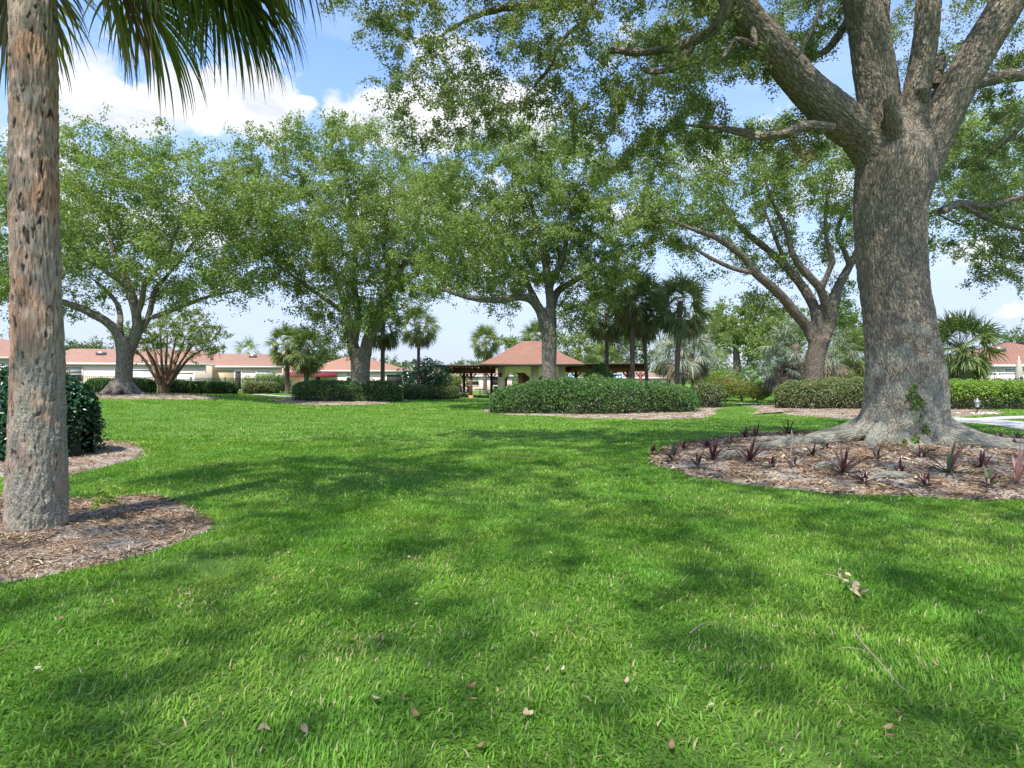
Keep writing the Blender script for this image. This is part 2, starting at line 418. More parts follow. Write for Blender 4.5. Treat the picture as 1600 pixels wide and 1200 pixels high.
M['canvas'] = plain('beige_canvas', (.50,.44,.35), .85, .1, 6)
M['blue'] = plain('blue_board', (.05,.22,.5), .5, .4, 7)
M['lampglass'] = plain('frosted_glass', (.6,.6,.56), .3, .05, 9)
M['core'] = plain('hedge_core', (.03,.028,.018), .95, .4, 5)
M['twig'] = plain('dry_twig', (.30,.25,.18), .85, .25, 20)
M['wood_pale'] = plain('weathered_root', (.36,.29,.21), .85, .3, 12, .006)
M['shell'] = plain('pale_stone', (.6,.56,.5), .7, .2, 12)
M['metalg'] = plain('grey_metal', (.32,.32,.31), .4, .15, 8, metal=.7)
# ------------------------------------------------------------------ leaves
def leafcloud(Pt, L, W, up=.6, rng=rs, hexa=False, hint=None, droop=0):
    """a small leaf at every point; returns vertices, faces, per-vertex random"""
    n = len(Pt); L = L*np.ones(n)*rng.uniform(.7, 1.25, n); W = W*np.ones(n)*rng.uniform(.75, 1.2, n)
    N = rng.normal(size=(n,3)); N = nrm(N) + np.array([0,0,up])
    if hint is not None: N = N + hint
    N = nrm(N); T = nrm(np.cross(N, rng.normal(size=(n,3)))); T = nrm(T + np.array([0,0,-droop])); B = nrm(np.cross(N, T))
    a = rng.rand(n)
    L = L[:,None]; W = W[:,None]
    if hexa:
        N2 = np.cross(T, B)
        V = np.stack([Pt-T*L*.5, Pt-T*L*.12+B*W*.5+N2*W*.18, Pt+T*L*.28+B*W*.42+N2*W*.15, Pt+T*L*.5-N2*L*.06,
                      Pt+T*L*.28-B*W*.42+N2*W*.15, Pt-T*L*.12-B*W*.5+N2*W*.18], 1).reshape(-1,3)
        i = np.arange(n)[:,None]*6
        F = np.concatenate([i+[0,1,2,3], i+[0,3,4,5]])
        return V, F, np.repeat(a, 6)
    V = np.stack([Pt-T*L*.5, Pt+B*W*.5+T*L*.05, Pt+T*L*.5, Pt-B*W*.5+T*L*.05], 1).reshape(-1,3)
    return V, np.arange(n*4).reshape(-1,4), np.repeat(a, 4)

# ------------------------------------------------------------------ branching
def ell_points(blobs, n, rng, gap=.0, gsc=.35, seed=1, vp=.8):
    """random points inside a union of ellipsoids (cx,cy,cz,rx,ry,rz), favouring the outer shell"""
    vol = np.array([b[3]*b[4]*b[5] for b in blobs]) ** vp; vol /= vol.sum(); out = []
    for b, f in zip(blobs, vol):
        k = int(n*f*1.6)+4
        d = nrm(rng.normal(size=(k,3))) * (rng.rand(k,1) ** .42)
        p = np.array(b[:3]) + d*np.array(b[3:6])
        if gap: p = p[fbm(p*gsc, 2, seed) > gap-.35]
        out.append(p[:int(n*f)+2])
    return np.concatenate(out)

def colonize(limbs, A, D=.5, dk=None, iters=90, rng=rs, droop=-.05, jit=.28):
    """limbs: list of (points, radii) polylines; returns nodes, parent, manual radius"""
    dk = dk or D*1.7
    N = []; par = []; rad = []
    for li, (pts, rr) in enumerate(limbs):
        pts = np.array(pts); n = max(2, int(np.linalg.norm(np.diff(pts,axis=0),axis=1).sum()/D)+1)
        L = np.concatenate([[0], np.cumsum(np.linalg.norm(np.diff(pts,axis=0),axis=1))]); s = np.linspace(0, L[-1], n)
        q = np.stack([np.interp(s, L, pts[:,k]) for k in range(3)], 1); r = np.interp(s, L, rr)
        if N:
            d = np.linalg.norm(np.array(N)-q[0], axis=1); prev = int(d.argmin())
        else: prev = -1
        for a, b in zip(q, r):
            par.append(prev); N.append(a); rad.append(b); prev = len(N)-1
    nm = len(N); N = list(N)
    NA = np.array(N); best = np.full(len(A), 1e9); bi = np.zeros(len(A), int)
    d = np.linalg.norm(A[:,None]-NA[None], axis=2); best = d.min(1); bi = d.argmin(1)
    alive = best > dk
    for it in range(iters):
        idx = np.where(alive)[0]
        if len(idx) < 3: break
        src = bi[idx]; v = nrm(A[idx]-NA[src]); uq, inv = np.unique(src, return_inverse=True)
        S = np.zeros((len(uq),3)); np.add.at(S, inv, v)
        dirn = nrm(nrm(S) + rng.normal(size=S.shape)*jit*.6 + np.array([0,0,droop]))
        new = NA[uq] + dirn*D
        k0 = len(NA); NA = np.concatenate([NA, new]); par += list(uq); rad += [0]*len(new)
        dd = np.linalg.norm(A[idx][:,None]-new[None], axis=2); m = dd.min(1); mi = dd.argmin(1)
        upd = m < best[idx]; best[idx[upd]] = m[upd]; bi[idx[upd]] = k0+mi[upd]
        alive[idx] = best[idx] > dk
    return NA, np.array(par), np.array(rad), nm

def radii(N, par, rad, nm, tip=.008, e=2.3):
    r = np.zeros(len(N)); 
    for i in range(len(N)-1, -1, -1):
        r[i] = max(r[i], tip**e)
        if i >= nm or rad[i] == 0: pass
        if par[i] >= 0: r[par[i]] += r[i]
    r = r ** (1/e)
    r[:nm] = rad[:nm]
    for i in range(nm, len(N)):
        r[i] = min(r[i], r[par[i]]*.86)
    return r

def edge_tubes(N, par, r, nm, rmin, k=6, skip_manual=True):
    """a short tapered tube for every edge, all at once"""
    n = len(N); kids = [[] for _ in range(n)]
    for i in range(n):
        if par[i] >= 0: kids[par[i]].append(i)
    T = np.zeros((n,3)); cont = np.full(n, -1)
    for i in range(n):
        if par[i] >= 0: T[i] += nrm(N[i]-N[par[i]])
        if kids[i]:
            j = max(kids[i], key=lambda q: r[q]); cont[i] = j; T[i] += nrm(N[j]-N[i])
    T = nrm(T)
    L = np.zeros(n)
    for i in range(n):
        if par[i] >= 0: L[i] = L[par[i]] + np.linalg.norm(N[i]-N[par[i]])
    E = np.array([i for i in range(n) if par[i] >= 0 and r[i] >= rmin and not (skip_manual and i < nm)])
    if not len(E): return None
    p = par[E]; isc = cont[p] == E
    d = nrm(N[E]-N[p])
    t0 = np.where(isc[:,None], T[p], d); r0 = np.where(isc, np.minimum(r[p], r[E]*1.5), r[E]*1.15); t1 = T[E]; r1 = r[E]
    ref = np.array([.53,-.41,.74])
    def ring(c, t, rr):
        u = nrm(np.cross(t, ref)); v = np.cross(t, u); a = np.arange(k)/k*2*np.pi
        return c[:,None]+(u[:,None]*np.cos(a)[None,:,None]+v[:,None]*np.sin(a)[None,:,None])*rr[:,None,None]
    V = np.stack([ring(N[p], t0, r0), ring(N[E], t1, r1)], 1)     # E,2,k,3
    a = np.arange(k)/k*2*np.pi
    bk = np.zeros(V.shape); bk[...,0] = np.cos(a)*np.stack([r0,r1],1)[...,None]; bk[...,1] = np.sin(a)*np.stack([r0,r1],1)[...,None]
    bk[...,2] = np.stack([L[p],L[E]],1)[...,None]
    m = len(E); b = np.arange(m)[:,None]*2*k; j = np.arange(k)[None]; j1 = (j+1)%k
    F = np.stack([b+j, b+j1, b+k+j1, b+k+j], -1).reshape(-1,4)
    return V.reshape(-1,3), F, bk.reshape(-1,3)

def join(parts):
    V = []; F = []; A = []; n = 0
    for v, f, a in parts:
        V.append(v); F.append(f+n); A.append(a); n += len(v)
    return np.concatenate(V), np.concatenate(F), np.concatenate(A)

def pxl(rows, n=5, base=None):
    """photo-traced limb rows (px, py, depth, radius in px) -> smooth world polyline"""
    r = np.array(rows, float); Q = np.stack([(r[:,0]-800)/F_*r[:,2], r[:,2], CZ+(HZ-r[:,1])/F_*r[:,2], r[:,3]/F_*r[:,2]/np.sqrt(1+((r[:,0]-800)/F_)**2)], 1)
    S = spline(Q, n); return S[:,:3], np.maximum(S[:,3], .01)

def pblob(px, py, rx, ry, Y, ry_d=None, yo=0):
    k = Y/F_
    return ((px-800)*k, Y+yo, CZ+(HZ-py)*k, rx*k*1.1, (ry_d or rx*k*.9), ry*k*1.05)

def tree(name, label, cat, limbs, blobs, nA, D, leafmat_, barkmat, leaves=60000, LL=.10, LW=.05, spread=.35, seed=1, rmin=.012,
         gap=.0, group=None, remesh=None, leafr=.03, tip=.008, hexa=False, sides=12, droop=-.05, trunk_extra=None, gsc=.35, up=.5, origin=None, dens=None, vp=.8, wfun=None):
    rng = np.random.RandomState(seed)
    A = ell_points(blobs, nA, rng, gap, gsc, seed, vp)
    N, par, rad, nm = colonize(limbs, A, D, rng=rng, droop=droop)
    r = radii(N, par, rad, nm, tip)
    base = np.array(origin) if origin is not None else limbs[0][0][0]
    root = tag(empty(name, base), label, cat, group)
    # trunk and traced limbs
    tp = [sweep(p_, q_, sides if q_[0] > .1 else 8, .08, seed+i) for i, (p_, q_) in enumerate(limbs)]
    if trunk_extra: tp += trunk_extra
    V, F, bk = join(tp)
    if remesh: V, F, bk = remesh(V, F, limbs, seed)
    obj('trunk', V-base, F, M[barkmat], root, attrs={'bk': bk}, smooth=True)
    et = edge_tubes(N, par, r, nm, rmin, 6)
    if et: obj('branches', et[0]-base, et[1], M[barkmat], root, attrs={'bk': et[2]}, smooth=True)
    # foliage round the thin twigs
    th = np.where((r < leafr) & (np.arange(len(N)) >= nm))[0]
    if dens is not None:
        pr = dens(N[th]); th = th[rng.rand(len(th)) < pr]
    w = wfun(N[th]) if wfun else np.ones(len(th)); c = rng.choice(th, leaves, p=w/w.sum())
    # cluster offset per twig, then leaves along short sprays
    K = 5; off = rng.normal(size=(len(N), K, 3))*spread*np.array([1,1,.8])
    off[..., 2] -= spread*.25*np.abs(rng.normal(size=(len(N),K)))
    q = rng.randint(0, K, leaves); t = rng.rand(leaves, 1) ** .7
    Pt = N[c] + off[c, q]*t + rng.normal(size=(leaves,3))*spread*.17
    Vl, Fl, a = leafcloud(Pt, LL, LW, up, rng, hexa)
    obj('crown', Vl-base, Fl, M[leafmat_], root, attrs={'rnd': a})
    return root

# ------------------------------------------------------------------ fan palms
def fan_frond(c, d, Lp, Rf, nseg, rng, wseg=.035, droop=.5, nsec=4, fold=False, sweepa=105, petr=.012, bend=.35, tipdroop=1.0, tws=.35):
    """one costapalmate frond: petiole from c along d, then a fan of narrow segments; returns (V,F,rnd)"""
    d = nrm(np.array(d, float)); up = np.array([0,0,1.])
    side = np.cross(d, up)
    side = nrm(side) if np.linalg.norm(side) > .1 else nrm(np.array([rng.normal(), rng.normal(), 0]))
    # petiole curve
    n = 6; pts = [np.array(c, float)]; dd = d.copy()
    for i in range(n):
        dd = nrm(dd - up*bend*droop/n); pts.append(pts[-1]+dd*Lp/n)
    pts = np.array(pts); V, F, _ = sweep(pts, np.linspace(petr, petr*.6, len(pts)), 4)
    parts = [(V, F, np.full(len(V), .5))]
    hub = pts[-1]; ax = dd; nn = nrm(np.cross(side, ax)); tw = rng.normal()*tws
    side, nn = nrm(side*math.cos(tw)+nn*math.sin(tw)), nrm(nn*math.cos(tw)-side*math.sin(tw))
    th = np.radians(np.linspace(-sweepa, sweepa, nseg)) + rng.normal(size=nseg)*.02
    # costa: segments start along a short curved midrib
    costa = Rf*.28*np.cos(th/2)**2
    seg = ax[None]*np.cos(th)[:,None] + side[None]*np.sin(th)[:,None]
    cup = .5*rng.uniform(-.3,1)*np.abs(np.sin(th))[:,None]
    seg = nrm(seg + nn[None]*cup*(.6+.4*rng.rand()) + rng.normal(size=(nseg,3))*.05)
    st = hub[None] + ax[None]*(costa*.9)[:,None] - up[None]*(costa*.25*droop)[:,None]
    Ls = Rf*(.72+.28*np.cos(th*.75))*rng.uniform(.88, 1.08, nseg)
    t = np.linspace(0, 1, nsec+1)
    g = droop*tipdroop*rng.uniform(.7, 1.35, nseg)
    pos = np.zeros((nseg, nsec+1, 3)); pos[:,0] = st; cur = seg.copy()
    for s in range(nsec):
        cur = nrm(cur - up[None]*(g*(t[s+1]**1.3)*1.25*(4/nsec)**.9)[:,None])
        pos[:,s+1] = pos[:,s]+cur*(Ls/nsec)[:,None]
    wd = np.interp(t, [0,.18,.5,.8,1], [.35,1,1,.5,.06])*wseg
    bn = nrm(np.cross(seg, nn[None]))                       # width direction, within the fan
    b = bn[:,None,:]*wd[None,:,None]*.5
    r_ = rng.rand()*.55 + rng.rand(nseg)*.35
    if fold:
        nv = nn[None,None,:]*wd[None,:,None]*.42
        Vs = np.stack([pos-b, pos-nv, pos+b], 2)            # nseg, sec+1, 3, 3
        k = 3
    else:
        tilt = nn[None,None,:]*wd[None,:,None]*rng.uniform(-.35,.35,(nseg,1,1)); Vs = np.stack([pos-b-tilt, pos+b+tilt], 2); k = 2
    i, s, j = np.meshgrid(np.arange(nseg), np.arange(nsec), np.arange(k-1), indexing='ij')
    o = (i*(nsec+1)+s)*k+j
    Fq = np.stack([o, o+1, o+1+k, o+k], -1).reshape(-1,4)
    tipb = np.interp(t, [0,.8,1], [0,.0,.25])
    a = (r_[:,None]+tipb[None])[:,:,None]*np.ones((1,1,k))
    parts.append((Vs.reshape(-1,3), Fq, np.clip(a.reshape(-1),0,1)))
    return join(parts)

def palm_crown(n, Rf, Lp, rng, dead_el=-66, elev=(82,-45), nseg=26, dead=0, droop=.8, wseg=.05, nsec=3, **kw):
    green = []; brown = []
    for i in range(n+dead):
        f = i/(n-1) if i < n else 1
        el = elev[0]+(elev[1]-elev[0])*f**.85 + rng.normal()*7
        if i >= n: el = dead_el+rng.normal()*9
        az = i*2.399963+rng.normal()*.2; e = R(el)
        d = (math.cos(az)*math.cos(e), math.sin(az)*math.cos(e), math.sin(e))
        fr = fan_frond((math.cos(az)*.08, math.sin(az)*.08, -.1-.35*f), d, Lp*rng.uniform(.85,1.15)*(.8 if i >= n else 1), Rf*rng.uniform(.85,1.1), nseg, rng, wseg, droop*(.55+.6*f), nsec, tws=.95, **kw)
        (green if i < n else brown).append(fr)
    return green, brown

_crowns = {}
def palm(name, label, px, Yd, crown_py, base_z=None, trunk_r=.14, Rf=.95, Lp=.9, n=30, dead=4, seed=0, mat='palm', deadmat='palm_dead', lean=(0,0), group='cabbage palms beyond the lawn', skirt=0, shared=None, scale=1, bend_px=0, nseg=20, droop=.38, dead_el=-66, elev=(88,-62), bark_='bark_palm', cat='palm tree', wseg=.06):
    rng = np.random.RandomState(seed+100)
    X, Y, z0 = at(px, Yd)
    if base_z is not None: z0 = base_z
    h = zp(crown_py, Yd)-z0
    root = tag(empty(name, (X, Y, z0)), label, cat, group)
    top = np.array([lean[0], lean[1], h])
    pts = spline([(0,0,-.15), (lean[0]*.2, lean[1]*.2, h*.33), (lean[0]*.6, lean[1]*.6, h*.68), top], 6)
    tt = np.linspace(0,1,len(pts))
    rr = trunk_r*np.interp(tt, [0,.06,.2,.85,.93,1], [1.35,1.1,1,.95,1.35,.9])
    V, F, bk = sweep(pts, rr, 12, .06, seed)
    obj('trunk', V, F, M[bark_], root, attrs={'bk': bk}, smooth=True)
    key = shared
    if key is not None and key in _crowns:
        gm, bm = _crowns[key]
        for nm_, me in (('crown', gm), ('dead_fronds', bm)):
            if me is None: continue
            o = bpy.data.objects.new(nm_, me); col.objects.link(o); o.parent = root; o.location = tuple(top)
            o.rotation_euler = (0, 0, rng.rand()*6.28); o.scale = (scale,)*3
        return root
    g, b = palm_crown(n, Rf, Lp, rng, nseg=nseg, dead=dead, dead_el=dead_el, droop=droop, elev=elev, wseg=wseg)
    V, F, a = join(g); og = obj('crown', V, F, M[mat], root, loc=top, attrs={'rnd': a}); ob = None
    if b:
        V, F, a = join(b); ob = obj('dead_fronds', V, F, M[deadmat], root, loc=top, attrs={'rnd': a})
    if key is not None: _crowns[key] = (og.data, ob.data if ob else None)
    og.rotation_euler.z = rng.rand()*6.28
    return root

# ------------------------------------------------------------------ hedges and shrubs
def hedge(label, path, hw, h, mat='hedge', n=30000, LL=.07, LW=.035, seed=0, name='hedge', cat='hedge', group=None, dome=.5, core=True, lump=.12, bare=0, hexa=False, z_top=None, power=2.6, depth=.16, flowers=0):
    """path (x,y) centre line, half-widths hw and heights h along it; rounded ends"""
    rng = np.random.RandomState(seed+50)
    p = np.array(path, float); hw = hw*np.ones(len(p)); h = h*np.ones(len(p))
    S = spline(np.column_stack([p, hw, h]), 8); L = np.concatenate([[0], np.cumsum(np.linalg.norm(np.diff(S[:,:2],axis=0),axis=1))])
    cx, cy = p.mean(0); cz = float(zg(cx, cy))
    root = tag(empty(name, (cx, cy, cz)), label, cat, group)
    def surface(s, th, k):
        """s along, th 0..pi across, k shrink"""
        x = np.interp(s, L, S[:,0]); y = np.interp(s, L, S[:,1]); w = np.interp(s, L, S[:,2]); H = np.interp(s, L, S[:,3])
        e = .02; dx = np.interp(s+e, L, S[:,0])-np.interp(s-e, L, S[:,0]); dy = np.interp(s+e, L, S[:,1])-np.interp(s-e, L, S[:,1])
        q = np.hypot(dx, dy)+1e-9; nx, ny = -dy/q, dx/q
        # round the ends
        wa, wb = S[0,2], S[-1,2]
        ea = np.clip(1-s/wa, 0, 1); eb = np.clip(1-(L[-1]-s)/wb, 0, 1); ee = np.maximum(ea, eb)
        rnd_ = np.sqrt(np.clip(1-ee**power, 0, 1))
        c, s_ = np.cos(th), np.sin(th)
        cc = np.sign(c)*np.abs(c)**(2/power); ss = np.abs(s_)**(2/(power+.6))
        w = w*rnd_*k; H = H*(1-(1-rnd_)*dome)*np.where(k < 1, k, 1)
        X = x+nx*cc*w; Y = y+ny*cc*w; gz = zg(X, Y)
        Z = gz + ss*H
        q = np.stack([X, Y, Z], -1)
        lum = 1+lump*fbm(q*1.1, 3, seed)
        X = x+nx*cc*w*lum; Y = y+ny*cc*w*lum; Z = gz+ss*H*(1+lump*.7*fbm(q*1.3+9, 3, seed))
        return np.stack([X, Y, Z], -1), np.stack([nx*cc, ny*cc, ss*.9], -1)
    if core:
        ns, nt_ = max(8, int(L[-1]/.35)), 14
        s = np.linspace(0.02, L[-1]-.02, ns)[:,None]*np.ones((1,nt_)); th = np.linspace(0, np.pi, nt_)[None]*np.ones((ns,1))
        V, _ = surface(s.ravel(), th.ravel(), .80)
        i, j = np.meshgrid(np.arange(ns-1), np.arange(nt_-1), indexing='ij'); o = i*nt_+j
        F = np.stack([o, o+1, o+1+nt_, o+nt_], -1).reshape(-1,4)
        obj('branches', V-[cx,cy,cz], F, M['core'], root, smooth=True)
    s = rng.rand(n)*L[-1]; th = np.arccos(rng.uniform(-1,1,n)*.999)
    th = np.where(rng.rand(n) < .45, rng.rand(n)*np.pi, th)
    Q, Nn = surface(s, th, 1.0)
    rs_ = rng.rand(n,1)**1.6
    C = np.stack([np.interp(s,L,S[:,0]), np.interp(s,L,S[:,1]), Q[:,2]*0+0], -1)
    inward = nrm(np.stack([C[:,0]-Q[:,0], C[:,1]-Q[:,1], -.35*np.ones(n)], -1))
    Q = Q + inward*rs_*depth + rng.normal(size=(n,3))*.035
    tuft = fbm(Q*3.2, 2, seed+4)[:,None]; Q = Q + nrm(Nn)*np.clip(tuft, 0, 1)*.16*min(1, depth*6)
    if bare:
        keep = (Q[:,2]-zg(Q[:,0],Q[:,1]) > bare*rng.rand(n)) ; Q = Q[keep]; Nn = Nn[keep]
    Q[:,2] = np.maximum(Q[:,2], zg(Q[:,0], Q[:,1])+.02)
    V, F, a = leafcloud(Q, LL, LW, .35, rng, hexa, hint=nrm(Nn)*.8)
    obj('foliage', V-[cx,cy,cz], F, M[mat], root, attrs={'rnd': a})
    return root

def shrub(label, px, Yd, r, h, mat, n, LL, LW, seed=0, name='shrub', cat='shrub', group=None, stems=5, base=.15, **kw):
    """a loose round shrub on several stems"""
    rng = np.random.RandomState(seed+9); X, Y, z = at(px, Yd)
    root = tag(empty(name, (X,Y,z)), label, cat, group)
    mb = MB(); pts_all = []
    for i in range(stems):
        a = rng.rand()*6.28; e = np.array([math.cos(a)*r*.6*rng.rand(), math.sin(a)*r*.6*rng.rand(), h*.8])
        pts = spline([(rng.normal()*.06, rng.normal()*.06, -.05), e*np.array([.35,.35,.45]), e], 4)
        mb.tube(pts, np.linspace(.02+.01*h, .008, len(pts)), 6)
    mb.out('stems', M['bark_warm'], root, smooth=True)
    d = nrm(rng.normal(size=(n,3)))*(rng.rand(n,1)**.38); d = d*(1+.25*fbm(d*2.2+seed, 2, seed))[:,None]
    Pt = d*np.array([r, r, (h*(1-base))/2]) + np.array([0,0,h*(1+base)/2])
    Pt = Pt[fbm(Pt*2.0/max(.6,r)+seed, 2, seed+1) > -.28]
    Pt[:,2] = np.maximum(Pt[:,2], .03)
    V, F, a = leafcloud(Pt, LL, LW, .4, rng, hint=d[:len(Pt)]*.3)
    obj('foliage', V, F, M[mat], root, attrs={'rnd': a})
    return root
# ------------------------------------------------------------------ lawn sheet out to the horizon
def warp(lo, hi, n, fine0, fine1, k):
    a = np.linspace(fine0, fine1, n)
    e = [(fine1 + (hi-fine1)*(i/k)**2.2) for i in range(1, k+1)]; b = [(fine0 - (fine0-lo)*(i/k)**2.2) for i in range(k, 0, -1)]
    return np.concatenate([b, a, e])
gx = warp(-900, 900, 190, -40, 40, 26); gy = warp(-60, 1500, 230, -4, 75, 26)
GX, GY = np.meshgrid(gx, gy, indexing='ij'); GZ = zg(GX, GY)
i, j = np.meshgrid(np.arange(len(gx)-1), np.arange(len(gy)-1), indexing='ij'); o = i*len(gy)+j
obj('lawn', np.stack([GX, GY, GZ], -1).reshape(-1,3), np.stack([o, o+len(gy), o+len(gy)+1, o+1], -1).reshape(-1,4), M['lawn'], smooth=True)['kind'] = 'structure'

# ------------------------------------------------------------------ mulch beds
BEDS = []
def bed(poly, h=.05, mound=None, seed=0):
    poly = spline(np.array(list(poly)+[poly[0]], float), 7)[:-1]
    a = np.arange(len(poly)); c = poly.mean(0)
    poly = poly + (poly-c)*(.035*vnoise(np.stack([poly[:,0]*2.2, poly[:,1]*2.2, 0*a+seed+.5], -1), seed))[:,None]
    BEDS.append(poly)
    n = len(poly); nr = 26; V = []
    for k in range(nr+1):
        t = k/nr; q = c + (poly-c)*t
        z = zg(q[:,0], q[:,1]) + .014 + h*(1-t**3) + .02*n2(q[:,0], q[:,1], 2.5, seed+3)*(1-t**4)
        if mound: z = z + mound[3]*np.exp(-(((q[:,0]-mound[0])**2+(q[:,1]-mound[1])**2)/mound[2]**2))*(1-t**4)
        if k == nr: z = zg(q[:,0], q[:,1]) - .03
        V.append(np.column_stack([q, z]))
    V = np.concatenate(V); i, j = np.meshgrid(np.arange(nr), np.arange(n), indexing='ij')
    F = np.stack([i*n+j, i*n+(j+1)%n, (i+1)*n+(j+1)%n, (i+1)*n+j], -1).reshape(-1,4)
    F = F[n:]; F = np.concatenate([F, [(n+q, n, n+(q+1)%n, n+(q+2)%n) for q in range(1, n-2, 2)]])
    F = F[:len(F)]
    tag(obj('mulch_bed', V, F[:, ::-1], M['mulch'], smooth=True), kind='structure')
    return poly
def G(*pp): return [gp(*p) for p in pp]
HB = (6.75, 10.6)                                          # foot of the big oak
oak_mound = (HB[0], HB[1], 2.3, .10)
oak_poly = bed(G((1008,718),(1050,738),(1120,755),(1220,767),(1330,775),(1450,779),(1600,780))+[(8.2,6.7),(11,7.6),(12.2,10.4),(11.3,13.2),(9,14.2)]+G((1330,674),(1240,676),(1160,680),(1085,690),(1030,703)), .06, oak_mound, 1)
palm_poly = bed([(-6.2,4.2),(-6.5,5.6),(-5.6,6.55)]+G((130,782),(230,778),(300,792),(342,820),(310,842),(230,868),(120,896),(0,917))+[(-4.2,3.4),(-5.2,3.5)], .03, (-3.9,4.7,.6,.02), 2)
bush_poly = bed([(-11.5,8.2),(-11.8,11.3),(-8.6,12.6)]+G((150,688),(200,692),(230,706),(200,722),(130,738),(60,745))+[(-8.2,7.6),(-10,7.4)], .04, None, 3)
isl_poly = bed(G((772,647),(850,650),(950,654.5),(1040,655.5),(1112,651),(1122,641))+[(10.6,30.5),(8,33.5),(2,33),(-1.4,30)], .10, None, 4)
isl2_poly = bed([(-15.2,37.2)]+G((470,632),(540,633),(600,631),(640,627))+[(-6.4,41.5),(-8,44.5),(-13,44),(-15.4,41)], .10, None, 5)
r_poly = bed(G((1172,648),(1205,645.5),(1260,651),(1340,655),(1420,655))+[(18.5,22.6),(18.5,27),(15,31.5),(11.8,31),(11.2,28)], .06, None, 6)
lo_poly = bed([(-24.6,31),(-20.5,28.9),(-16.8,29.6),(-15.4,32),(-17,34.5),(-21,36),(-25,34.5)], .08, None, 7)

# ------------------------------------------------------------------ concrete paths
def path(left, right, name='path'):
    L_ = spline(np.array(left, float), 8); R_ = spline(np.array(right, float), 8); V = []
    for a, b in zip(L_, R_):
        for t in np.linspace(0, 1, 5):
            q = a+(b-a)*t; V.append((q[0], q[1], float(zg(*q))+.022))
    n = len(L_); F = [(i*5+j, i*5+j+1, i*5+j+6, i*5+j+5) for i in range(n-1) for j in range(4)]
    V = np.array(V); k = len(V); V = np.concatenate([V, V-[0,0,.12]])
    F += [(i*5+5, i*5, i*5+k, i*5+5+k) for i in range(n-1)] + [(i*5+4, i*5+9, i*5+9+k, i*5+4+k) for i in range(n-1)]
    tag(obj(name, V, np.array(F), M['path']), kind='structure')
    return np.concatenate([L_, R_[::-1]])
PATHS = [path(G((1380,650),(1490,653),(1545,656),(1600,660),(1700,668)), G((1380,654),(1490,660),(1545,664.5),(1600,673),(1700,690))),
         path(G((1520,654.5),(1560,652),(1610,650.5),(1750,649)), G((1545,657.5),(1568,656.2),(1612,654.8),(1750,653)), ),
         path([(9.5,36.5),(12,35.6),(15.5,34.5)], [(9.2,38.2),(12,37.2),(15.8,36)]),
         path([(-19,45.2),(-15,43.2),(-9,44.8)], [(-19,44),(-15,42.2),(-9,43.8)])]

# ------------------------------------------------------------------ grass blades
def blades(n, y0, y1, hgt, wid, seed, lod=0, pw=1.0):
    rng = np.random.RandomState(seed); Y = y0+(y1-y0)*rng.rand(n)**pw if pw != 1 else np.sqrt(rng.uniform(y0**2, y1**2, n)); X = rng.uniform(-1,1,n)*(Y*.93+2.3)
    keep = np.ones(n, bool)
    Xj = X+.05*vnoise(np.stack([X*9,Y*9,0*X],1),71)+rng.normal(size=n)*.03; Yj = Y+.05*vnoise(np.stack([X*9,Y*9,0*X+5],1),72)+rng.normal(size=n)*.03
    for b in BEDS: keep &= ~inpoly(Xj, Yj, b)
    for b in PATHS: keep &= ~inpoly(X, Y, b)
    thin = n2(X, Y, 3.1, 21); keep &= (rng.rand(n) < .86+.5*thin-.7*np.clip(n2(X, Y, 1.05, 61, 3)-.30, 0, .3)*3)
    X, Y = X[keep], Y[keep]; n = len(X)
    Z = zg(X, Y)
    cl = n2(X, Y, 6.0, 31); patch = n2(X, Y, .9, 33)
    H = hgt*rng.uniform(.5, 1.25, n)*(1+.35*cl+.2*patch); Wd = wid*rng.uniform(.7, 1.3, n)
    az = rng.rand(n)*2*np.pi; comb = n2(X, Y, 1.7, 41)*3
    az = np.where(rng.rand(n) < .35, comb, az)
    ln = rng.uniform(.25, 1.25, n)                 # lean
    dr = np.stack([np.cos(az), np.sin(az), np.zeros(n)], 1); sd = np.stack([-np.sin(az+rng.normal(size=n)*.5), np.cos(az), np.zeros(n)], 1)
    B = np.stack([X, Y, Z-.004], 1); up = np.array([[0,0,1.]])
    q1 = B + up*(H*.55*np.cos(ln*.6))[:,None] + dr*(H*.55*np.sin(ln*.6))[:,None]
    q2 = q1 + up*(H*.55*np.cos(ln*1.35))[:,None] + dr*(H*.55*np.sin(ln*1.35))[:,None]
    w = (Wd*.5)[:,None]*sd
    V = np.stack([B-w*.8, B+w*.8, q1-w, q1+w, q2+w*.12, q2-w*.12], 1).reshape(-1,3)
    i = np.arange(n)[:,None]*6
    F = np.concatenate([i+[0,1,3,2], i+[2,3,4,5]])
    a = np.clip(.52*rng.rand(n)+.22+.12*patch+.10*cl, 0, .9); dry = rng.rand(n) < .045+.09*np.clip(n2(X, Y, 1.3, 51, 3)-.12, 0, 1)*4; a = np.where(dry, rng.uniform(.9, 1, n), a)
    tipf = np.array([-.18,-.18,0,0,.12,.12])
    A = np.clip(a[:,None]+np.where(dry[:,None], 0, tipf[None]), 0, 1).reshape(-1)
    return V, F, A
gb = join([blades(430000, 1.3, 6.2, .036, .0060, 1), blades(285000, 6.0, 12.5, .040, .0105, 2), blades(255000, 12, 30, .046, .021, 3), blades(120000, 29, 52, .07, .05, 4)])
tag(obj('grass', gb[0], gb[1], M['blade'], attrs={'rnd': gb[2]}), 'short green lawn grass with dry blades mixed in', 'grass', kind='stuff')
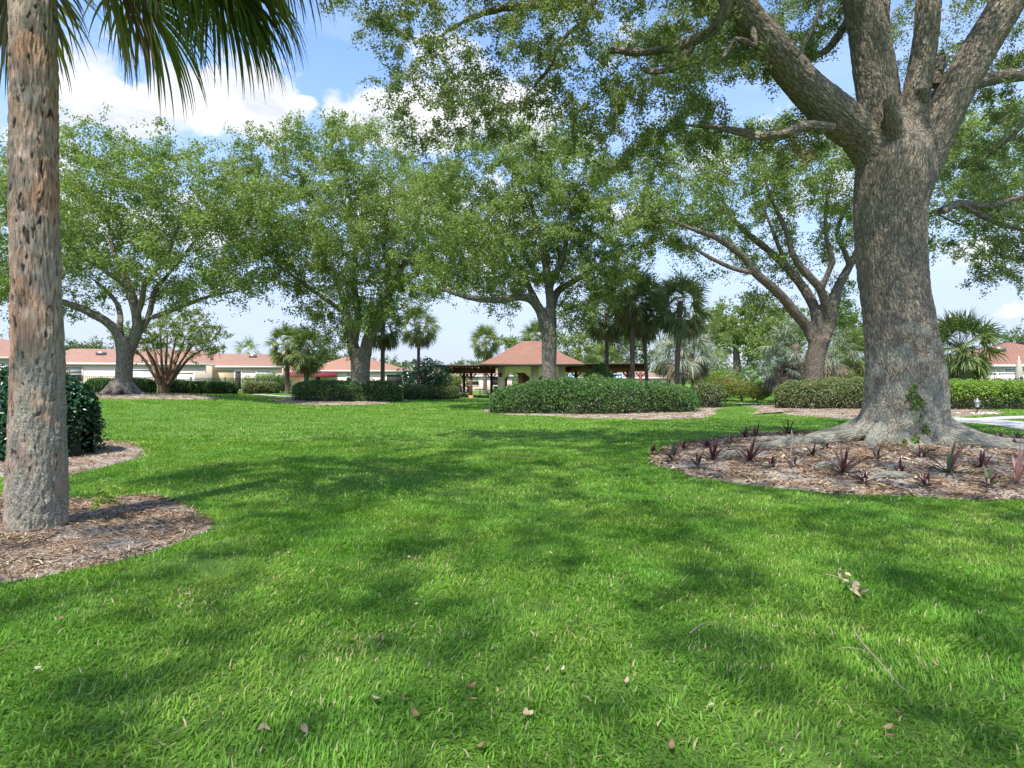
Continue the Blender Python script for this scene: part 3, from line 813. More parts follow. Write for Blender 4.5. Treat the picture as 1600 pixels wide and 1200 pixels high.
# ------------------------------------------------------------------ wood chips and litter on the beds
def mound_z(x, y, poly, h, mound=None):
    z = zg(x, y)+.014+h*.9
    if mound: z = z+mound[3]*np.exp(-(((x-mound[0])**2+(y-mound[1])**2)/mound[2]**2))
    return z
def litter(poly, n, seed, L=.055, W=.012, h=.05, mound=None, ymax=99):
    rng = np.random.RandomState(seed); lo, hi = poly.min(0), poly.max(0)
    x = rng.uniform(lo[0], hi[0], n*2); y = rng.uniform(lo[1], min(hi[1], ymax), n*2); k = inpoly(x, y, poly); x, y = x[k][:n], y[k][:n]; n = len(x)
    c = poly.mean(0); t = np.zeros(n)
    dd = np.stack([x, y], 1)-c; ang = np.arctan2(dd[:,1], dd[:,0]); pa = np.arctan2(poly[:,1]-c[1], poly[:,0]-c[0]); pr = np.hypot(poly[:,0]-c[0], poly[:,1]-c[1])
    o_ = np.argsort(pa); t = np.hypot(dd[:,0], dd[:,1])/np.interp(ang, pa[o_], pr[o_], period=2*np.pi)
    z = zg(x, y)+.014+h*(1-t**3)
    if mound: z = z+mound[3]*np.exp(-(((x-mound[0])**2+(y-mound[1])**2)/mound[2]**2))*(1-t**4)
    Pt = np.stack([x, y, z+rng.uniform(.0, .02, n)], 1)
    V, F, a = leafcloud(Pt, L, W, 2.2, rng, True)
    return V, F, a
lit = [litter(oak_poly, 26000, 1, .06, .014, .06, oak_mound), litter(palm_poly, 16000, 2, .05, .008, .03, (-3.9,4.7,.6,.02)), litter(bush_poly, 7000, 3, .06, .012, .04),
       litter(isl_poly, 5000, 4, .09, .02, .1), litter(r_poly, 5000, 5, .09, .02, .06), litter(lo_poly, 2500, 6, .12, .025, .08), litter(isl2_poly, 2500, 7, .12, .025, .1)]
lit += [litter(oak_poly, 1500, 11, .22, .012, .06, oak_mound), litter(palm_poly, 700, 12, .16, .008, .03, (-3.9,4.7,.6,.02)), litter(oak_poly, 2500, 13, .09, .035, .06, oak_mound)]
V, F, A = join(lit)
tag(obj('mulch', V, F, M['chip'], attrs={'rnd': A}), 'reddish brown mulch chips and leaf litter on the planting beds', 'mulch', kind='stuff')
# ------------------------------------------------------------------ houses
def hip_roof(mb, x0, x1, y0, y1, ze, rise, ov=.5, ridge=None, gl=None, gr=None):
    x0 -= ov; x1 += ov; y0 -= ov; y1 += ov; hy = (y1-y0)/2; r = ridge if ridge is not None else hy
    a = x0+(r if not gl else .01); b = x1-(r if not gr else .01); ym = (y0+y1)/2; t = .16
    V = [(x0,y0,ze),(x1,y0,ze),(x1,y1,ze),(x0,y1,ze),(a,ym,ze+rise),(b,ym,ze+rise)]
    mb.add(V, [(0,1,5,4),(2,3,4,5)], [(1,2,5),(3,0,4)])
    return (x0, x1, y0, y1)
def house(label, px0, px1, Ya, Yb, eave_py, ridge_py, roofm, wallm, wins, depth=8, gz=None, ridge=None, group='single storey houses round the park', awn=(), vents=(), name='house'):
    """front wall from (px0,Ya) to (px1,Yb); windows as (u0,u1,z0,z1,kind) along the front wall"""
    A = np.array([(px0-800)/F_*Ya, Ya]); B = np.array([(px1-800)/F_*Yb, Yb]); W = float(np.linalg.norm(B-A)); rz = math.atan2(B[1]-A[1], B[0]-A[0])
    z0 = float(zg(*A)) if gz is None else gz; Ym = (Ya+Yb)/2
    ze = zp(eave_py, Ym)-z0; zr = zp(ridge_py, Ym+depth/2)-z0
    root = tag(empty(name, (A[0], A[1], z0), rz), label, 'house', group)
    mb = MB(); mb.box(0, W, 0, depth, -.6, ze); mb.out('wall', wallm, root)
    mb = MB(); bx = hip_roof(mb, 0, W, 0, depth, ze+.10, zr-ze-.10, .22, ridge); rf = mb.out('roof', roofm, root)
    mb = MB(); x0, x1, y0, y1 = bx
    mb.box(x0, x1, y0, y0+.06, ze-.08, ze+.098).box(x0, x1, y1-.06, y1, ze-.08, ze+.098).box(x0, x0+.06, y0+.062, y1-.062, ze-.08, ze+.098).box(x1-.06, x1, y0+.062, y1-.062, ze-.08, ze+.098)
    mb.box(x0+.062, x1-.062, y0+.062, y1-.062, ze+.0, ze+.05)
    mb.out('fascia', M['white'], rf)
    for u0, u1, a, b, kind in wins:
        fm = MB(); t = .08
        fm.box(u0-t, u1+t, -.05, -.002, a-t, a).box(u0-t, u1+t, -.05, -.002, b, b+t).box(u0-t, u0, -.05, -.002, a, b).box(u1, u1+t, -.05, -.002, a, b)
        if kind == 'window': fm.box(u0, u1, -.045, -.004, (a+b)/2-.03, (a+b)/2+.03)
        f = fm.out('door' if kind == 'door' else 'window', M['white'], root)
        MB().box(u0, u1, -.02, -.006, a, b).out('door_panel' if kind == 'door' else 'pane', M['door'] if kind == 'door' else (M['dkgap'] if kind == 'dark' else M['glass']), f)
        if kind == 'window': MB().box(u0+.03, u1-.03, -.03, -.021, (a+b)/2+.031, b-.03).out('blind', M['blind'], f)
    for u0, u1, z, d in awn:
        m_ = MB(); m_.add([(u0,-.01,z),(u1,-.01,z),(u1+.1,-d,z-.42),(u0-.1,-d,z-.42),(u0,-.01,z-.05),(u1,-.01,z-.05),(u1+.1,-d,z-.46),(u0-.1,-d,z-.46)], [(0,1,2,3),(7,6,5,4),(0,3,7,4),(1,5,6,2),(3,2,6,7),(0,4,5,1)])
        m_.box(u0-.1, u1+.1, -d-.02, -d+.0, z-.6, z-.461)
        m_.out('awning', M['awning'], root)
    for u, v in vents:   # small dark roof vent sitting on the front slope
        zz = ze+.1+(zr-ze-.1)*v; yy = -.55+(depth/2+.55)*v
        MB().box(u-.35, u+.35, yy-.25, yy+.25, zz-.05, zz+.22).out('roof_vent', M['metalg'], rf)
    return root

house('salmon roofed house half hidden behind the foreground palm trunk', -230, 30, 44, 46, 559, 524, M['roof_salmon'], M['stucco'], [(11.6,12.3,.9,2.2,'dark'),(8,9.6,1,2.1,'window')], 9)
house('cream house with long salmon roof behind the wide left oak', 55, 320, 51, 54.5, 569, 546, M['roof_salmon'], M['stucco'],
      [(2.3,3.4,.9,2.15,'window'),(9.0,10.5,1.75,2.15,'dark')], 9, ridge=1.2, vents=[(4,.6)])
house('cream house with tan double door and roof vent beside the crape myrtle', 288, 440, 57, 59.5, 573.5, 553, M['roof_salmon'], M['stucco_pink'],
      [(1.6,2.1,.15,1.9,'dark'),(2.2,4.3,.0,2.05,'door'),(4.4,4.9,.15,1.9,'dark'),(6.3,7.5,.5,1.9,'window')], 9, ridge=1.0, vents=[(5.6,.75)])
house('salmon roofed house with red awnings between the two small palms', 398, 506, 61, 63, 582, 549, M['roof_salmon'], M['stucco'],
      [(.5,1.3,.8,1.7,'window')], 7, awn=[(-1.0,1.9,2.15,.9),(3.2,4.6,2.0,.9)], ridge=3)
house('orange hip roofed house behind the clipped island with twin oak', 484, 640, 60, 64, 580, 556, M['roof_rust'], M['stucco'],
      [(.6,1.0,.6,1.9,'dark'),(7.6,9.2,.5,1.6,'dark'),(3.6,5.0,.9,1.8,'window')], 9, awn=[(-1.2,2.4,1.95,1.0)])
house('pink walled house seen through the left pergola posts', 650, 800, 72, 72, 588, 570, M['roof_salmon'], M['stucco_pink'], [(2,3.4,.9,1.9,'window'),(6,7.4,.9,1.9,'window'),(9,10.4,.9,1.9,'dark')], 8, gz=-.5)
house('salmon roofed house beyond the right pergola wing', 935, 1062, 66, 69, 591, 577, M['roof_salmon'], M['stucco_pink'], [(1.2,2.6,.9,1.8,'window'),(5.2,6.4,.9,1.8,'window')], 8, gz=-.5)
house('red roofed house above the white wall at far right', 1548, 1760, 44, 44, 572, 534, M['roof_red'], M['stucco'], [(1.0,2.0,1.3,1.95,'window'),(2.3,3.3,1.3,1.95,'window'),(5,6.4,1.0,1.95,'window')], 9, ridge=5.2, vents=[(2.6,.6)])

# ------------------------------------------------------------------ pavilion and its pergola wings
PY = 54.0; PX = (829-800)/F_*PY; pz = float(zg(PX, PY))
pav = tag(empty('pavilion', (PX, PY, pz)), 'open pavilion with salmon hip roof and arched cream walls', 'pavilion')
ze = zp(571, PY-2.9)-pz; hw = 2.85; ztop = zp(533, PY)-pz
mb = MB(); ov = 1.45; e = hw+ov
rings = []
for f, zz in ((1, ze+.10), (.62, ze+.10+(ztop-ze)*.40), (.16, ztop-.03), (.0, ztop+.02)):
    rings.append([(sx*e*f, sy*e*f, zz) for sx, sy in ((-1,-1),(1,-1),(1,1),(-1,1))])
V = [p for r_ in rings for p in r_]; Q = [(k*4+i, k*4+(i+1)%4, k*4+4+(i+1)%4, k*4+4+i) for k in range(2) for i in range(4)]
mb.add(V[:12], Q+[(8,9,10,11)]); rf = mb.out('roof', M['roof_red'], pav)
mb = MB(); mb.box(-e,e,-e,-e+.08,ze-.1,ze+.098).box(-e,e,e-.08,e,ze-.1,ze+.098).box(-e,-e+.08,-e+.082,e-.082,ze-.1,ze+.098).box(e-.08,e,-e+.082,e-.082,ze-.1,ze+.098)
mb.box(-e+.082,e-.082,-e+.082,e-.082,ze+.0,ze+.06); mb.out('eave', M['fascia'], rf)
def arch_wall(mb, w, h, y, th, x_open, spring, rise):
    """a wall in xz with flat-topped three-part arches; x_open list of (x0,x1)"""
    xs = -w
    for a, b in x_open:
        mb.box(xs, a, y, y+th, -.3, h)
        m_ = (b-a)*.25
        # lintel with chamfered corners
        mb.prism([(a,h),(b,h),(b,spring),(b-m_,spring+rise)], y, y+th) if 0 else None
        mb.add([(a,y,spring),(a+m_,y,spring+rise),(b-m_,y,spring+rise),(b,y,spring),(b,y,h),(b-m_,y,h),(a+m_,y,h),(a,y,h),
                (a,y+th,spring),(a+m_,y+th,spring+rise),(b-m_,y+th,spring+rise),(b,y+th,spring),(b,y+th,h),(b-m_,y+th,h),(a+m_,y+th,h),(a,y+th,h)],
               [(0,1,6,7),(1,2,5,6),(2,3,4,5),(8,15,14,9),(9,14,13,10),(10,13,12,11),(0,8,9,1),(1,9,10,2),(2,10,11,3)])
        xs = b
    mb.box(xs, w, y, y+th, -.3, h)
mb = MB(); arch_wall(mb, hw, ze-.0, -hw, .3, [(-2.25,-.05),(.6,2.25)], 1.75, .5); mb.out('wall', M['stucco_tan'], pav)
mb = MB(); arch_wall(mb, hw, ze-.0, hw-.3, .3, [(-2.1,-.9),(.0,2.1)], 1.75, .5); mb.out('wall', M['salmon'], pav)
for sx in (-1, 1):
    mb = MB()
    for y0, y1 in ((-hw+.302, -1.7), (-.3, .3), (1.7, hw-.302)): mb.box(sx*hw-(.3 if sx > 0 else 0), sx*hw+(0 if sx > 0 else .3), y0, y1, -.3, 1.95)
    mb.box(sx*hw-(.3 if sx > 0 else 0), sx*hw+(0 if sx > 0 else .3), -hw+.302, hw-.302, 1.951, ze-.0); mb.out('wall', M['salmon'], pav)
for x, y in ((-.9,-.6),(.9,.9)):
    MB().box(x-.2,x+.2,y-.2,y+.2,-.3,ze-.01).out('column', M['salmon'], pav)
MB().box(-2.72,-2.5,-hw-.12,-hw-.003,1.9,2.25).box(-2.66,-2.56,-hw-.18,-hw-.121,2.0,2.15).out('wall_lamp', M['fascia'], pav)
MB().box(-e+.3, e-.3, -e+.3, e-.3, -.25, .03).out('floor_slab', M['path'], pav)

def pergola(label, x0, x1, ynear, yfar, roofpy, posts, face=0):
    X0 = (x0-800)/F_*ynear; X1 = (x1-800)/F_*ynear; z = float(zg((X0+X1)/2, ynear)); zt = zp(roofpy, ynear)-z
    root = tag(empty('pergola', ((X0+X1)/2, (ynear+yfar)/2, z)), label, 'pergola'); cx = (X0+X1)/2; cy = (ynear+yfar)/2
    zb = zt-.62
    for y in (ynear, yfar): MB().box(X0-cx, X1-cx, y-.09-cy, y+.09-cy, zb, zb+.42).out('beam', M['redwood'], root)
    jm = MB(); n = int((X1-X0)/.55)
    for k in range(n+1):
        x = X0-cx+.1+(X1-X0-.2)*k/n; jm.box(x-.04, x+.04, ynear-.55-cy, yfar+.55-cy, zb+.422, zb+.56)
    jm.out('joists', M['redwood'], root)
    MB().box(X0-cx-.35, X1-cx+.2, ynear-.7-cy, yfar+.7-cy, zb+.563, zb+.68).out('roof', M['fascia'], root)
    for px, yy in posts:
        x = (px-800)/F_*yy-cx; y = yy-cy; pm = MB(); pm.box(x-.12, x+.12, y-.12, y+.12, -.5, zb-.002)
        for s in (-1, 1): pm.beam((x+s*.12, y, zb-.42), (x+s*.42, y, zb-.06), .1, .12)
        p_ = pm.out('post', M['redwood'], root)
        MB().box(x-.19, x+.19, y-.19, y+.19, -.45, .22).out('post_base', M['salmon'], p_)
    return root
pergola('dark red pergola wing left of the pavilion', 688, 772, 52.2, 57.2, 571.5, [(690,52.2),(736,52.2),(725,57.2),(768,57.2)])
pergola('dark red pergola wing right of the pavilion', 892, 1010, 51.6, 57.2, 569, [(981,51.6),(900,57.2),(1001,57.2)])

# pavilion furniture
def armchair(label, px, Yd, rz, mat, frame, grp=None):
    X, Y, z = at(px, Yd); r = tag(empty('patio_chair', (X,Y,z), rz), label, 'chair', grp)
    MB().box(-.27,.27,-.27,.27,.38,.46).out('seat', mat, r)
    mb = MB(); mb.add([(-.27,.22,.46),(.27,.22,.46),(.27,.3,.46),(-.27,.3,.46),(-.25,.36,1.0),(.25,.36,1.0),(.25,.42,1.0),(-.25,.42,1.0)], [(0,1,5,4),(2,3,7,6),(4,5,6,7),(1,2,6,5),(3,0,4,7),(3,2,1,0)]); mb.out('backrest', mat, r)
    for sx in (-1,1):
        for sy in (-1,1): MB().tube([(sx*.25,sy*.25,-.02),(sx*.24,sy*.24,.38)], .025, 6).out('leg', frame, r)
        MB().tube([(sx*.3,-.25,.1),(sx*.3,-.25,.64),(sx*.3,.26,.66)], .028, 6).out('armrest', frame, r)
    return r
armchair('red framed chair with pale seat at the left pergola', 720, 53, .5, M['cushion'], M['terracotta'])
armchair('wicker chair next to the middle pergola post', 731, 54.5, -.4, M['wicker'], M['wicker'])
armchair('brown wicker chair in front of the cream pavilion wall', 769, 53.5, -.9, M['wicker'], M['fascia'])
X, Y, z = at(750, 54); r = tag(empty('patio_table', (X,Y,z)), 'low round table between the pergola chairs', 'table')
MB().lathe([(.0,.70),(.5,.70),(.52,.72),(.5,.745),(0,.745)], k=20).out('tabletop', M['wicker'], r); MB().tube([(0,0,.02),(0,0,.7)], .04, 8).out('leg', M['fascia'], r); MB().lathe([(0,.03),(.28,.02),(.28,-.02)], k=16).out('base', M['fascia'], r)
for lab, px, Yd, w in (('blue notice board seen through the pavilion arch', 842, 60, 1.1), ('blue notice board under the right pergola near the oak trunk', 894, 60, .6), ('small blue notice board under the right pergola wing', 966, 60, .8)):
    X, Y, z = at(px, Yd); r = tag(empty('notice_board', (X,Y,z)), lab, 'notice board')
    MB().box(-w/2,w/2,0,.05,1.2,2.1).out('panel', M['blue'], r)
    mb = MB(); mb.box(-w/2-.05,w/2+.05,-.01,.06,1.12,1.198).box(-w/2-.05,w/2+.05,-.01,.06,2.102,2.18).box(-w/2-.05,-w/2-.002,-.01,.06,1.2,2.1).box(w/2+.002,w/2+.05,-.01,.06,1.2,2.1); mb.out('frame', M['white'], r)
    MB().box(-w*.3,w*.05,-.012,-.002,1.35,1.9).box(w*.1,w*.35,-.012,-.002,1.5,1.9).out('notices', M['white'], r)
    for sx in (-1,1): MB().box(sx*w/2-.03,sx*w/2+.03,.061,.12,-.1,1.9).out('post', M['white'], r)

# ------------------------------------------------------------------ fences and walls
def iron_fence(label, pts, h=1.2, step=.13, postn=2.4):
    p = np.array(pts, float); L = np.concatenate([[0], np.cumsum(np.linalg.norm(np.diff(p,axis=0),axis=1))]); c = p.mean(0); cz = float(zg(*c))
    root = tag(empty('iron_fence', (c[0],c[1],cz)), label, 'fence')
    def q(s): return np.array([np.interp(s,L,p[:,0])-c[0], np.interp(s,L,p[:,1])-c[1], float(zg(np.interp(s,L,p[:,0]), np.interp(s,L,p[:,1])))-cz])
    mb = MB()
    for s in np.arange(0, L[-1], step):
        a = q(s); mb.box(a[0]-.011,a[0]+.011,a[1]-.011,a[1]+.011,a[2]+.05,a[2]+h-.03)
    mb.out('bars', M['iron'], root)
    for z in (.18, h-.12, h):
        mb = MB(); ss = np.linspace(0, L[-1], max(2,int(L[-1]/3)+1))
        for a, b in zip(ss[:-1], ss[1:]): mb.beam(q(a)+[0,0,z], q(b)+[0,0,z], .035, .035)
        mb.out('rail', M['iron'], root)
    for s in np.arange(0, L[-1]+.01, postn):
        a = q(s); MB().box(a[0]-.04,a[0]+.04,a[1]-.04,a[1]+.04,a[2]-.1,a[2]+h+.1).out('post', M['iron'], root)
    return root
def gl(px, Yd): X, Y, _ = at(px, Yd); return (X, Y)
iron_fence('black iron picket fence behind the left hedges and houses', [gl(-60,42), gl(105,43), gl(250,46), gl(455,51)], 1.18)
iron_fence('black iron fence above the lime hedge at far right', [(24.0,31.5),(38,31.5)], 1.25)
def block_wall(label, pts, h, mat, th=.15, z0=None):
    p = np.array(pts, float); c = p.mean(0); cz = float(zg(*c)) if z0 is None else z0
    root = tag(empty('garden_wall', (c[0],c[1],cz)), label, 'wall')
    mb = MB(); cp = MB()
    for a, b in zip(p[:-1], p[1:]):
        mb.beam((a[0]-c[0],a[1]-c[1],h/2-.2),(b[0]-c[0],b[1]-c[1],h/2-.2),th,h+.4); cp.beam((a[0]-c[0],a[1]-c[1],h+.035),(b[0]-c[0],b[1]-c[1],h+.035),th+.08,.06)
    mb.out('panel', mat, root); cp.out('cap', mat, root)
    n = 0
    for a, b in zip(p[:-1], p[1:]):
        k = max(1,int(np.linalg.norm(b-a)/2.4))
        for i in range(k+1):
            q = a+(b-a)*i/k-c; MB().box(q[0]-.07,q[0]+.07,q[1]-.13,q[1]-.077,-.4,h+.1).out('post', mat, root)
    return root
block_wall('long white wall behind the lime hedge at far right', [gl(1484,37.5), gl(1700,37.5)], 1.55, M['vinyl'], z0=.0)
block_wall('low white privacy wall behind the wide left oak', [gl(196,46.8), gl(242,47.6)], 1.75, M['vinyl'])
block_wall('low white wall behind the crape myrtle', [gl(275,50), gl(304,50.5)], 1.6, M['vinyl'])

# closed umbrella, lantern
X, Y, z = at(1592, 35.0); r = tag(empty('parasol', (X,Y,z)), 'closed beige parasol standing behind the black fence', 'parasol')
MB().tube([(0,0,-.05),(0,0,2.55)], .025, 8).out('pole', M['white'], r, smooth=True)
hh = zp(560, 35)-z
MB().lathe([(.0,hh+.0),(.05,hh-.04),(.12,hh-.35),(.20,hh-.8),(.17,hh-1.0),(.22,hh-1.25),(.13,hh-1.5),(.02,hh-1.5)], k=10).out('canopy', M['canvas'], r, smooth=True)
MB().lathe([(0,.12),(.26,.1),(.28,.0),(.28,-.05)], k=16).out('base', M['iron'], r)
X, Y = gp(1527, 647); z = float(zg(X, Y)); r = tag(empty('path_lantern', (X,Y,z)), 'small glass path lantern on a short post by the lime hedge', 'lantern')
s_ = Y/F_
MB().tube([(0,0,-.05),(0,0,11*s_)], .02, 8).out('post', M['iron'], r)
MB().lathe([(.0,10*s_),(.06,10.5*s_),(.075,12*s_),(.04,12.4*s_)], k=8).out('base_plate', M['metalg'], r)
MB().lathe([(.055,12.4*s_),(.10,19*s_),(.0,19*s_)], k=6).out('glass', M['lampglass'], r)
MB().lathe([(.13,19*s_),(.07,22*s_),(.02,24*s_),(.0,25.5*s_)], k=6).out('cap', M['metalg'], r)
rng = np.random.RandomState(4)
cl_ = MB()
for k in range(14):
    a = rng.rand()*6.28; d = .12+.3*rng.rand(); cl_.lathe([(0,.05),(.05,.035),(.07,0),(.04,-.03)], c=(d*math.cos(a)*1.6, d*math.sin(a), .02), k=6)
cl_.out('stones', M['shell'], r)
# ------------------------------------------------------------------ the big oak on the right
def fuse(voxel, amp, smooth_it=6):
    """join the swept limbs into one skin (voxel remesh), smooth the forks, then raise the bark plates"""
    def f(V, F, limbs, seed):
        me = raw_mesh('tmp', V, F, M['bark']); o = bpy.data.objects.new('tmp', me); col.objects.link(o)
        md = o.modifiers.new('r', 'REMESH'); md.mode = 'VOXEL'; md.voxel_size = voxel; md.adaptivity = 0
        sm = o.modifiers.new('s', 'SMOOTH'); sm.factor = .5; sm.iterations = smooth_it
        dg = bpy.context.evaluated_depsgraph_get(); e = o.evaluated_get(dg); m2 = e.to_mesh()
        n = len(m2.vertices); V2 = np.empty(n*3, np.float32); m2.vertices.foreach_get('co', V2); V2 = V2.reshape(-1,3).astype(float)
        N2 = np.empty(n*3, np.float32); m2.vertices.foreach_get('normal', N2); N2 = N2.reshape(-1,3).astype(float)
        lt = np.empty(len(m2.loops), np.int32); m2.loops.foreach_get('vertex_index', lt); F2 = lt.reshape(-1,4)
        e.to_mesh_clear(); bpy.data.objects.remove(o)
        # limb coordinates from the nearest limb segment
        bd = np.full(n, 1e9); bk = np.zeros((n,3))
        for li, (p, r) in enumerate(limbs):
            p = np.array(p); t, U, W = frames(p); L = np.concatenate([[0], np.cumsum(np.linalg.norm(np.diff(p,axis=0),axis=1))])
            r = np.asarray(r); k = np.where(((V2 > p.min(0)-1.3)&(V2 < p.max(0)+1.3)).all(1))[0]
            if not len(k): continue
            X = V2[k]; S_ = p[1:]-p[:-1]; l2 = (S_**2).sum(1); D_ = np.full((len(k), len(S_)), 9e9); Q_ = np.zeros((len(k), len(S_), 3))
            for i in range(len(S_)):
                d = X-p[i]; h = np.clip((d@S_[i])/l2[i], 0, 1); q = d-h[:,None]*S_[i]; u = U[i]+(U[i+1]-U[i])*h[:,None]; w_ = W[i]+(W[i+1]-W[i])*h[:,None]
                D_[:,i] = np.linalg.norm(q,axis=1)-(r[i]+(r[i+1]-r[i])*h); Q_[:,i] = np.stack([(q*u).sum(1), (q*w_).sum(1), L[i]+((d@S_[i])/l2[i]).clip(-.6,1.6)*math.sqrt(l2[i])], 1)
            mn = D_.min(1); wt = np.exp(-(D_-mn[:,None])/.035); bb = (Q_*wt[...,None]).sum(1)/wt.sum(1)[:,None]
            b = mn < bd[k]; kk = k[b]; bd[kk] = mn[b]; bk[kk] = bb[b]
        w = bk + np.stack([vnoise(bk*5+3), vnoise(bk*5+9), vnoise(bk*5+15)], 1)*[.05,.05,.03]
        g = np.abs(vnoise(w*[17,17,4.2], 3)); g2 = np.abs(vnoise(w*[30,30,8]+5, 8))
        ridge = np.clip(g*2.6, 0, 1)*.7+np.clip(g2*2.2,0,1)*.3
        V2 = V2 + N2*(amp*(ridge-.6) + .022*fbm(V2*2.1, 3, seed)*min(1, amp*80))[:,None]
        return V2, F2, bk
    return f

h3 = []
YB = HB[1]
trunk = pxl([(1402,735,YB,92),(1403,705,YB,82),(1410,672,YB,73),(1413,640,YB,68),(1414,600,YB,65.5),(1411,560,YB,62.5),(1404,500,YB,59),(1397,450,YB,57.5),(1392,400,YB,58),(1391,345,YB,60),(1394,300,YB,64),(1399,262,YB-.02,65),(1403,228,YB,54),(1405,200,YB+.02,38),(1408,172,YB+.05,22)], 4)
h3.append(trunk)
h3.append(pxl([(1385,270,YB,40),(1350,215,YB-.1,38),(1308,180,YB-.3,37),(1262,140,YB-.5,33),(1215,82,YB-.9,30),(1172,30,YB-1.2,27),(1140,-15,YB-1.5,26),(1105,-75,YB-1.9,24),(1040,-170,YB-2.4,20),(930,-290,YB-3,16),(760,-400,YB-3.6,11)], 4))
h3.append(pxl([(1385,280,YB,38),(1375,200,YB-.1,38),(1368,130,YB-.15,37),(1358,60,YB-.25,36),(1346,0,YB-.35,34),(1330,-90,YB-.5,31),(1300,-230,YB-.7,26),(1240,-420,YB-.4,17)], 4))
h3.append(pxl([(1390,200,YB+.25,24),(1385,130,YB+.45,22),(1376,60,YB+.6,20),(1374,0,YB+.75,19),(1385,-100,YB+1,17),(1400,-300,YB+1.6,12)], 4))
h3.append(pxl([(1415,260,YB,36),(1423,190,YB-.1,30),(1436,120,YB-.12,26),(1446,60,YB-.15,24.5),(1452,0,YB-.2,23.5),(1462,-110,YB-.1,21),(1500,-300,YB+.3,15)], 4))
h3.append(pxl([(1420,285,YB,42),(1458,215,YB-.05,38),(1488,155,YB-.15,37.5),(1525,85,YB-.3,37),(1562,25,YB-.4,36),(1600,-40,YB-.55,34),(1660,-140,YB-.9,29),(1760,-290,YB-1.5,20),(1850,-400,YB-2,13)], 4))
h3.append(pxl([(1440,200,YB+.3,22),(1478,140,YB+.65,17),(1530,128,YB+.85,15.5),(1575,118,YB+1,14.5),(1620,112,YB+1.2,13),(1720,70,YB+1.6,9)], 4))
# pruned stubs
h3.append(pxl([(1400,230,YB-.25,24),(1396,195,YB-.48,17),(1391,158,YB-.62,13),(1389,150,YB-.64,12.5)], 3))
h3.append(pxl([(1432,175,YB-.1,16),(1443,145,YB-.36,13),(1448,133,YB-.45,11)], 3))
h3.append(pxl([(1460,135,YB+.3,10),(1470,100,YB+.35,11),(1471,88,YB+.35,10)], 3))
0 and h3.append(pxl([(1318,205,YB-.2,16),(1300,182,YB-.62,21),(1296,176,YB-.68,18)], 3))
# buttress and surface roots: (angle, reach, start radius)
rngr = np.random.RandomState(12)
roots = []
for ang, ln, r0, z1 in ((178,1.5,.34,.02),(192,3.3,.20,.03),(212,1.3,.30,.0),(238,.95,.30,-.02),(262,.8,.28,.0),(285,1.0,.30,.0),(312,1.9,.34,.03),(335,3.0,.24,.02),(356,2.4,.26,.0),(25,1.4,.28,0),(60,1.2,.28,0),(110,1.3,.28,0),(150,2.2,.26,.02)):
    a = R(ang); pts = []; rr = []
    for k in range(9):
        t = k/8; d = .30+t*ln; aa = a+.22*math.sin(3.1*t+ang)*t
        x = HB[0]+.06+math.cos(aa)*d; y = HB[1]+math.sin(aa)*d
        zz = float(mound_z(x, y, None, .06, oak_mound))
        z = zz + (.62*(1-t)**4.2 if ln < 1.6 else .55*(1-t)**6) + z1 - .03 + .03*math.sin(9*t+ang)
        pts.append((x,y,z)); rr.append(max(.03, r0*(1-t)**.75*(.62 if t else 1)+.02))
    roots.append((spline(np.column_stack([pts, rr]), 3)))
rt = [(q[:,:3], q[:,3]) for q in roots]
h3 = [h3[0]]+[(p, r*np.interp(np.linspace(0,1,len(r)),[0,.2,1],[.97,.88,.88])) for p, r in h3[1:]]
h3_all = h3 + rt
# thinner traced branches
br = []
br.append(pxl([(1138,-8,9.0,11),(1130,22,9.1,9.5),(1112,48,9.3,8.5),(1080,66,9.5,7.5),(1045,76,9.8,6.5),(1000,82,10.1,6.5),(950,78,10.4,5)], 4))
br.append(pxl([(1083,66,9.5,8),(1060,100,9.7,6),(1030,112,9.9,5),(1000,108,10.2,4)], 4))
br.append(pxl([(1300,200,10.1,9),(1262,196,9.8,8),(1225,208,9.7,7),(1190,213,9.9,6.5),(1150,205,10.1,6),(1110,198,10.3,5),(1060,195,10.5,3)], 4))
br.append(pxl([(1172,30,9.4,7),(1110,-30,9.2,6.5),(1000,-30,9.5,6),(930,-12,9.9,5.5),(880,12,10.2,5),(830,8,10.4,6),(770,16,10.6,5),(720,36,10.8,4),(690,56,11,3)], 4))
br.append(pxl([(930,-10,9.9,5),(915,30,10,4.5),(880,60,10.1,4),(862,100,10.2,3.5),(835,135,10.3,2.5)], 4))
br.append(pxl([(1278,-300,9.8,14),(1288,-60,9.2,7),(1282,10,9.2,5),(1262,60,9.3,4.5),(1245,90,9.4,3.5)], 4))
br.append(pxl([(1345,-10,10.3,9),(1320,40,10.8,7),(1290,80,11.1,6),(1250,92,11.4,5),(1210,85,11.7,4)], 4))
br.append(pxl([(1170,30,9.4,6),(1180,70,9.1,5),(1150,60,8.9,4),(1130,90,8.8,3)], 4))
br.append(pxl([(1620,112,11.8,9),(1600,190,12.2,6),(1560,230,12.4,4.5),(1520,260,12.6,3)], 4))
br.append(pxl([(1470,330,10.9,8),(1500,318,11.6,7),(1545,322,12.2,6),(1600,305,12.8,5)], 4))
br.append(pxl([(1500,318,11.6,5),(1550,345,12,4),(1600,360,12.3,3.5),(1660,380,12.6,3)], 4))
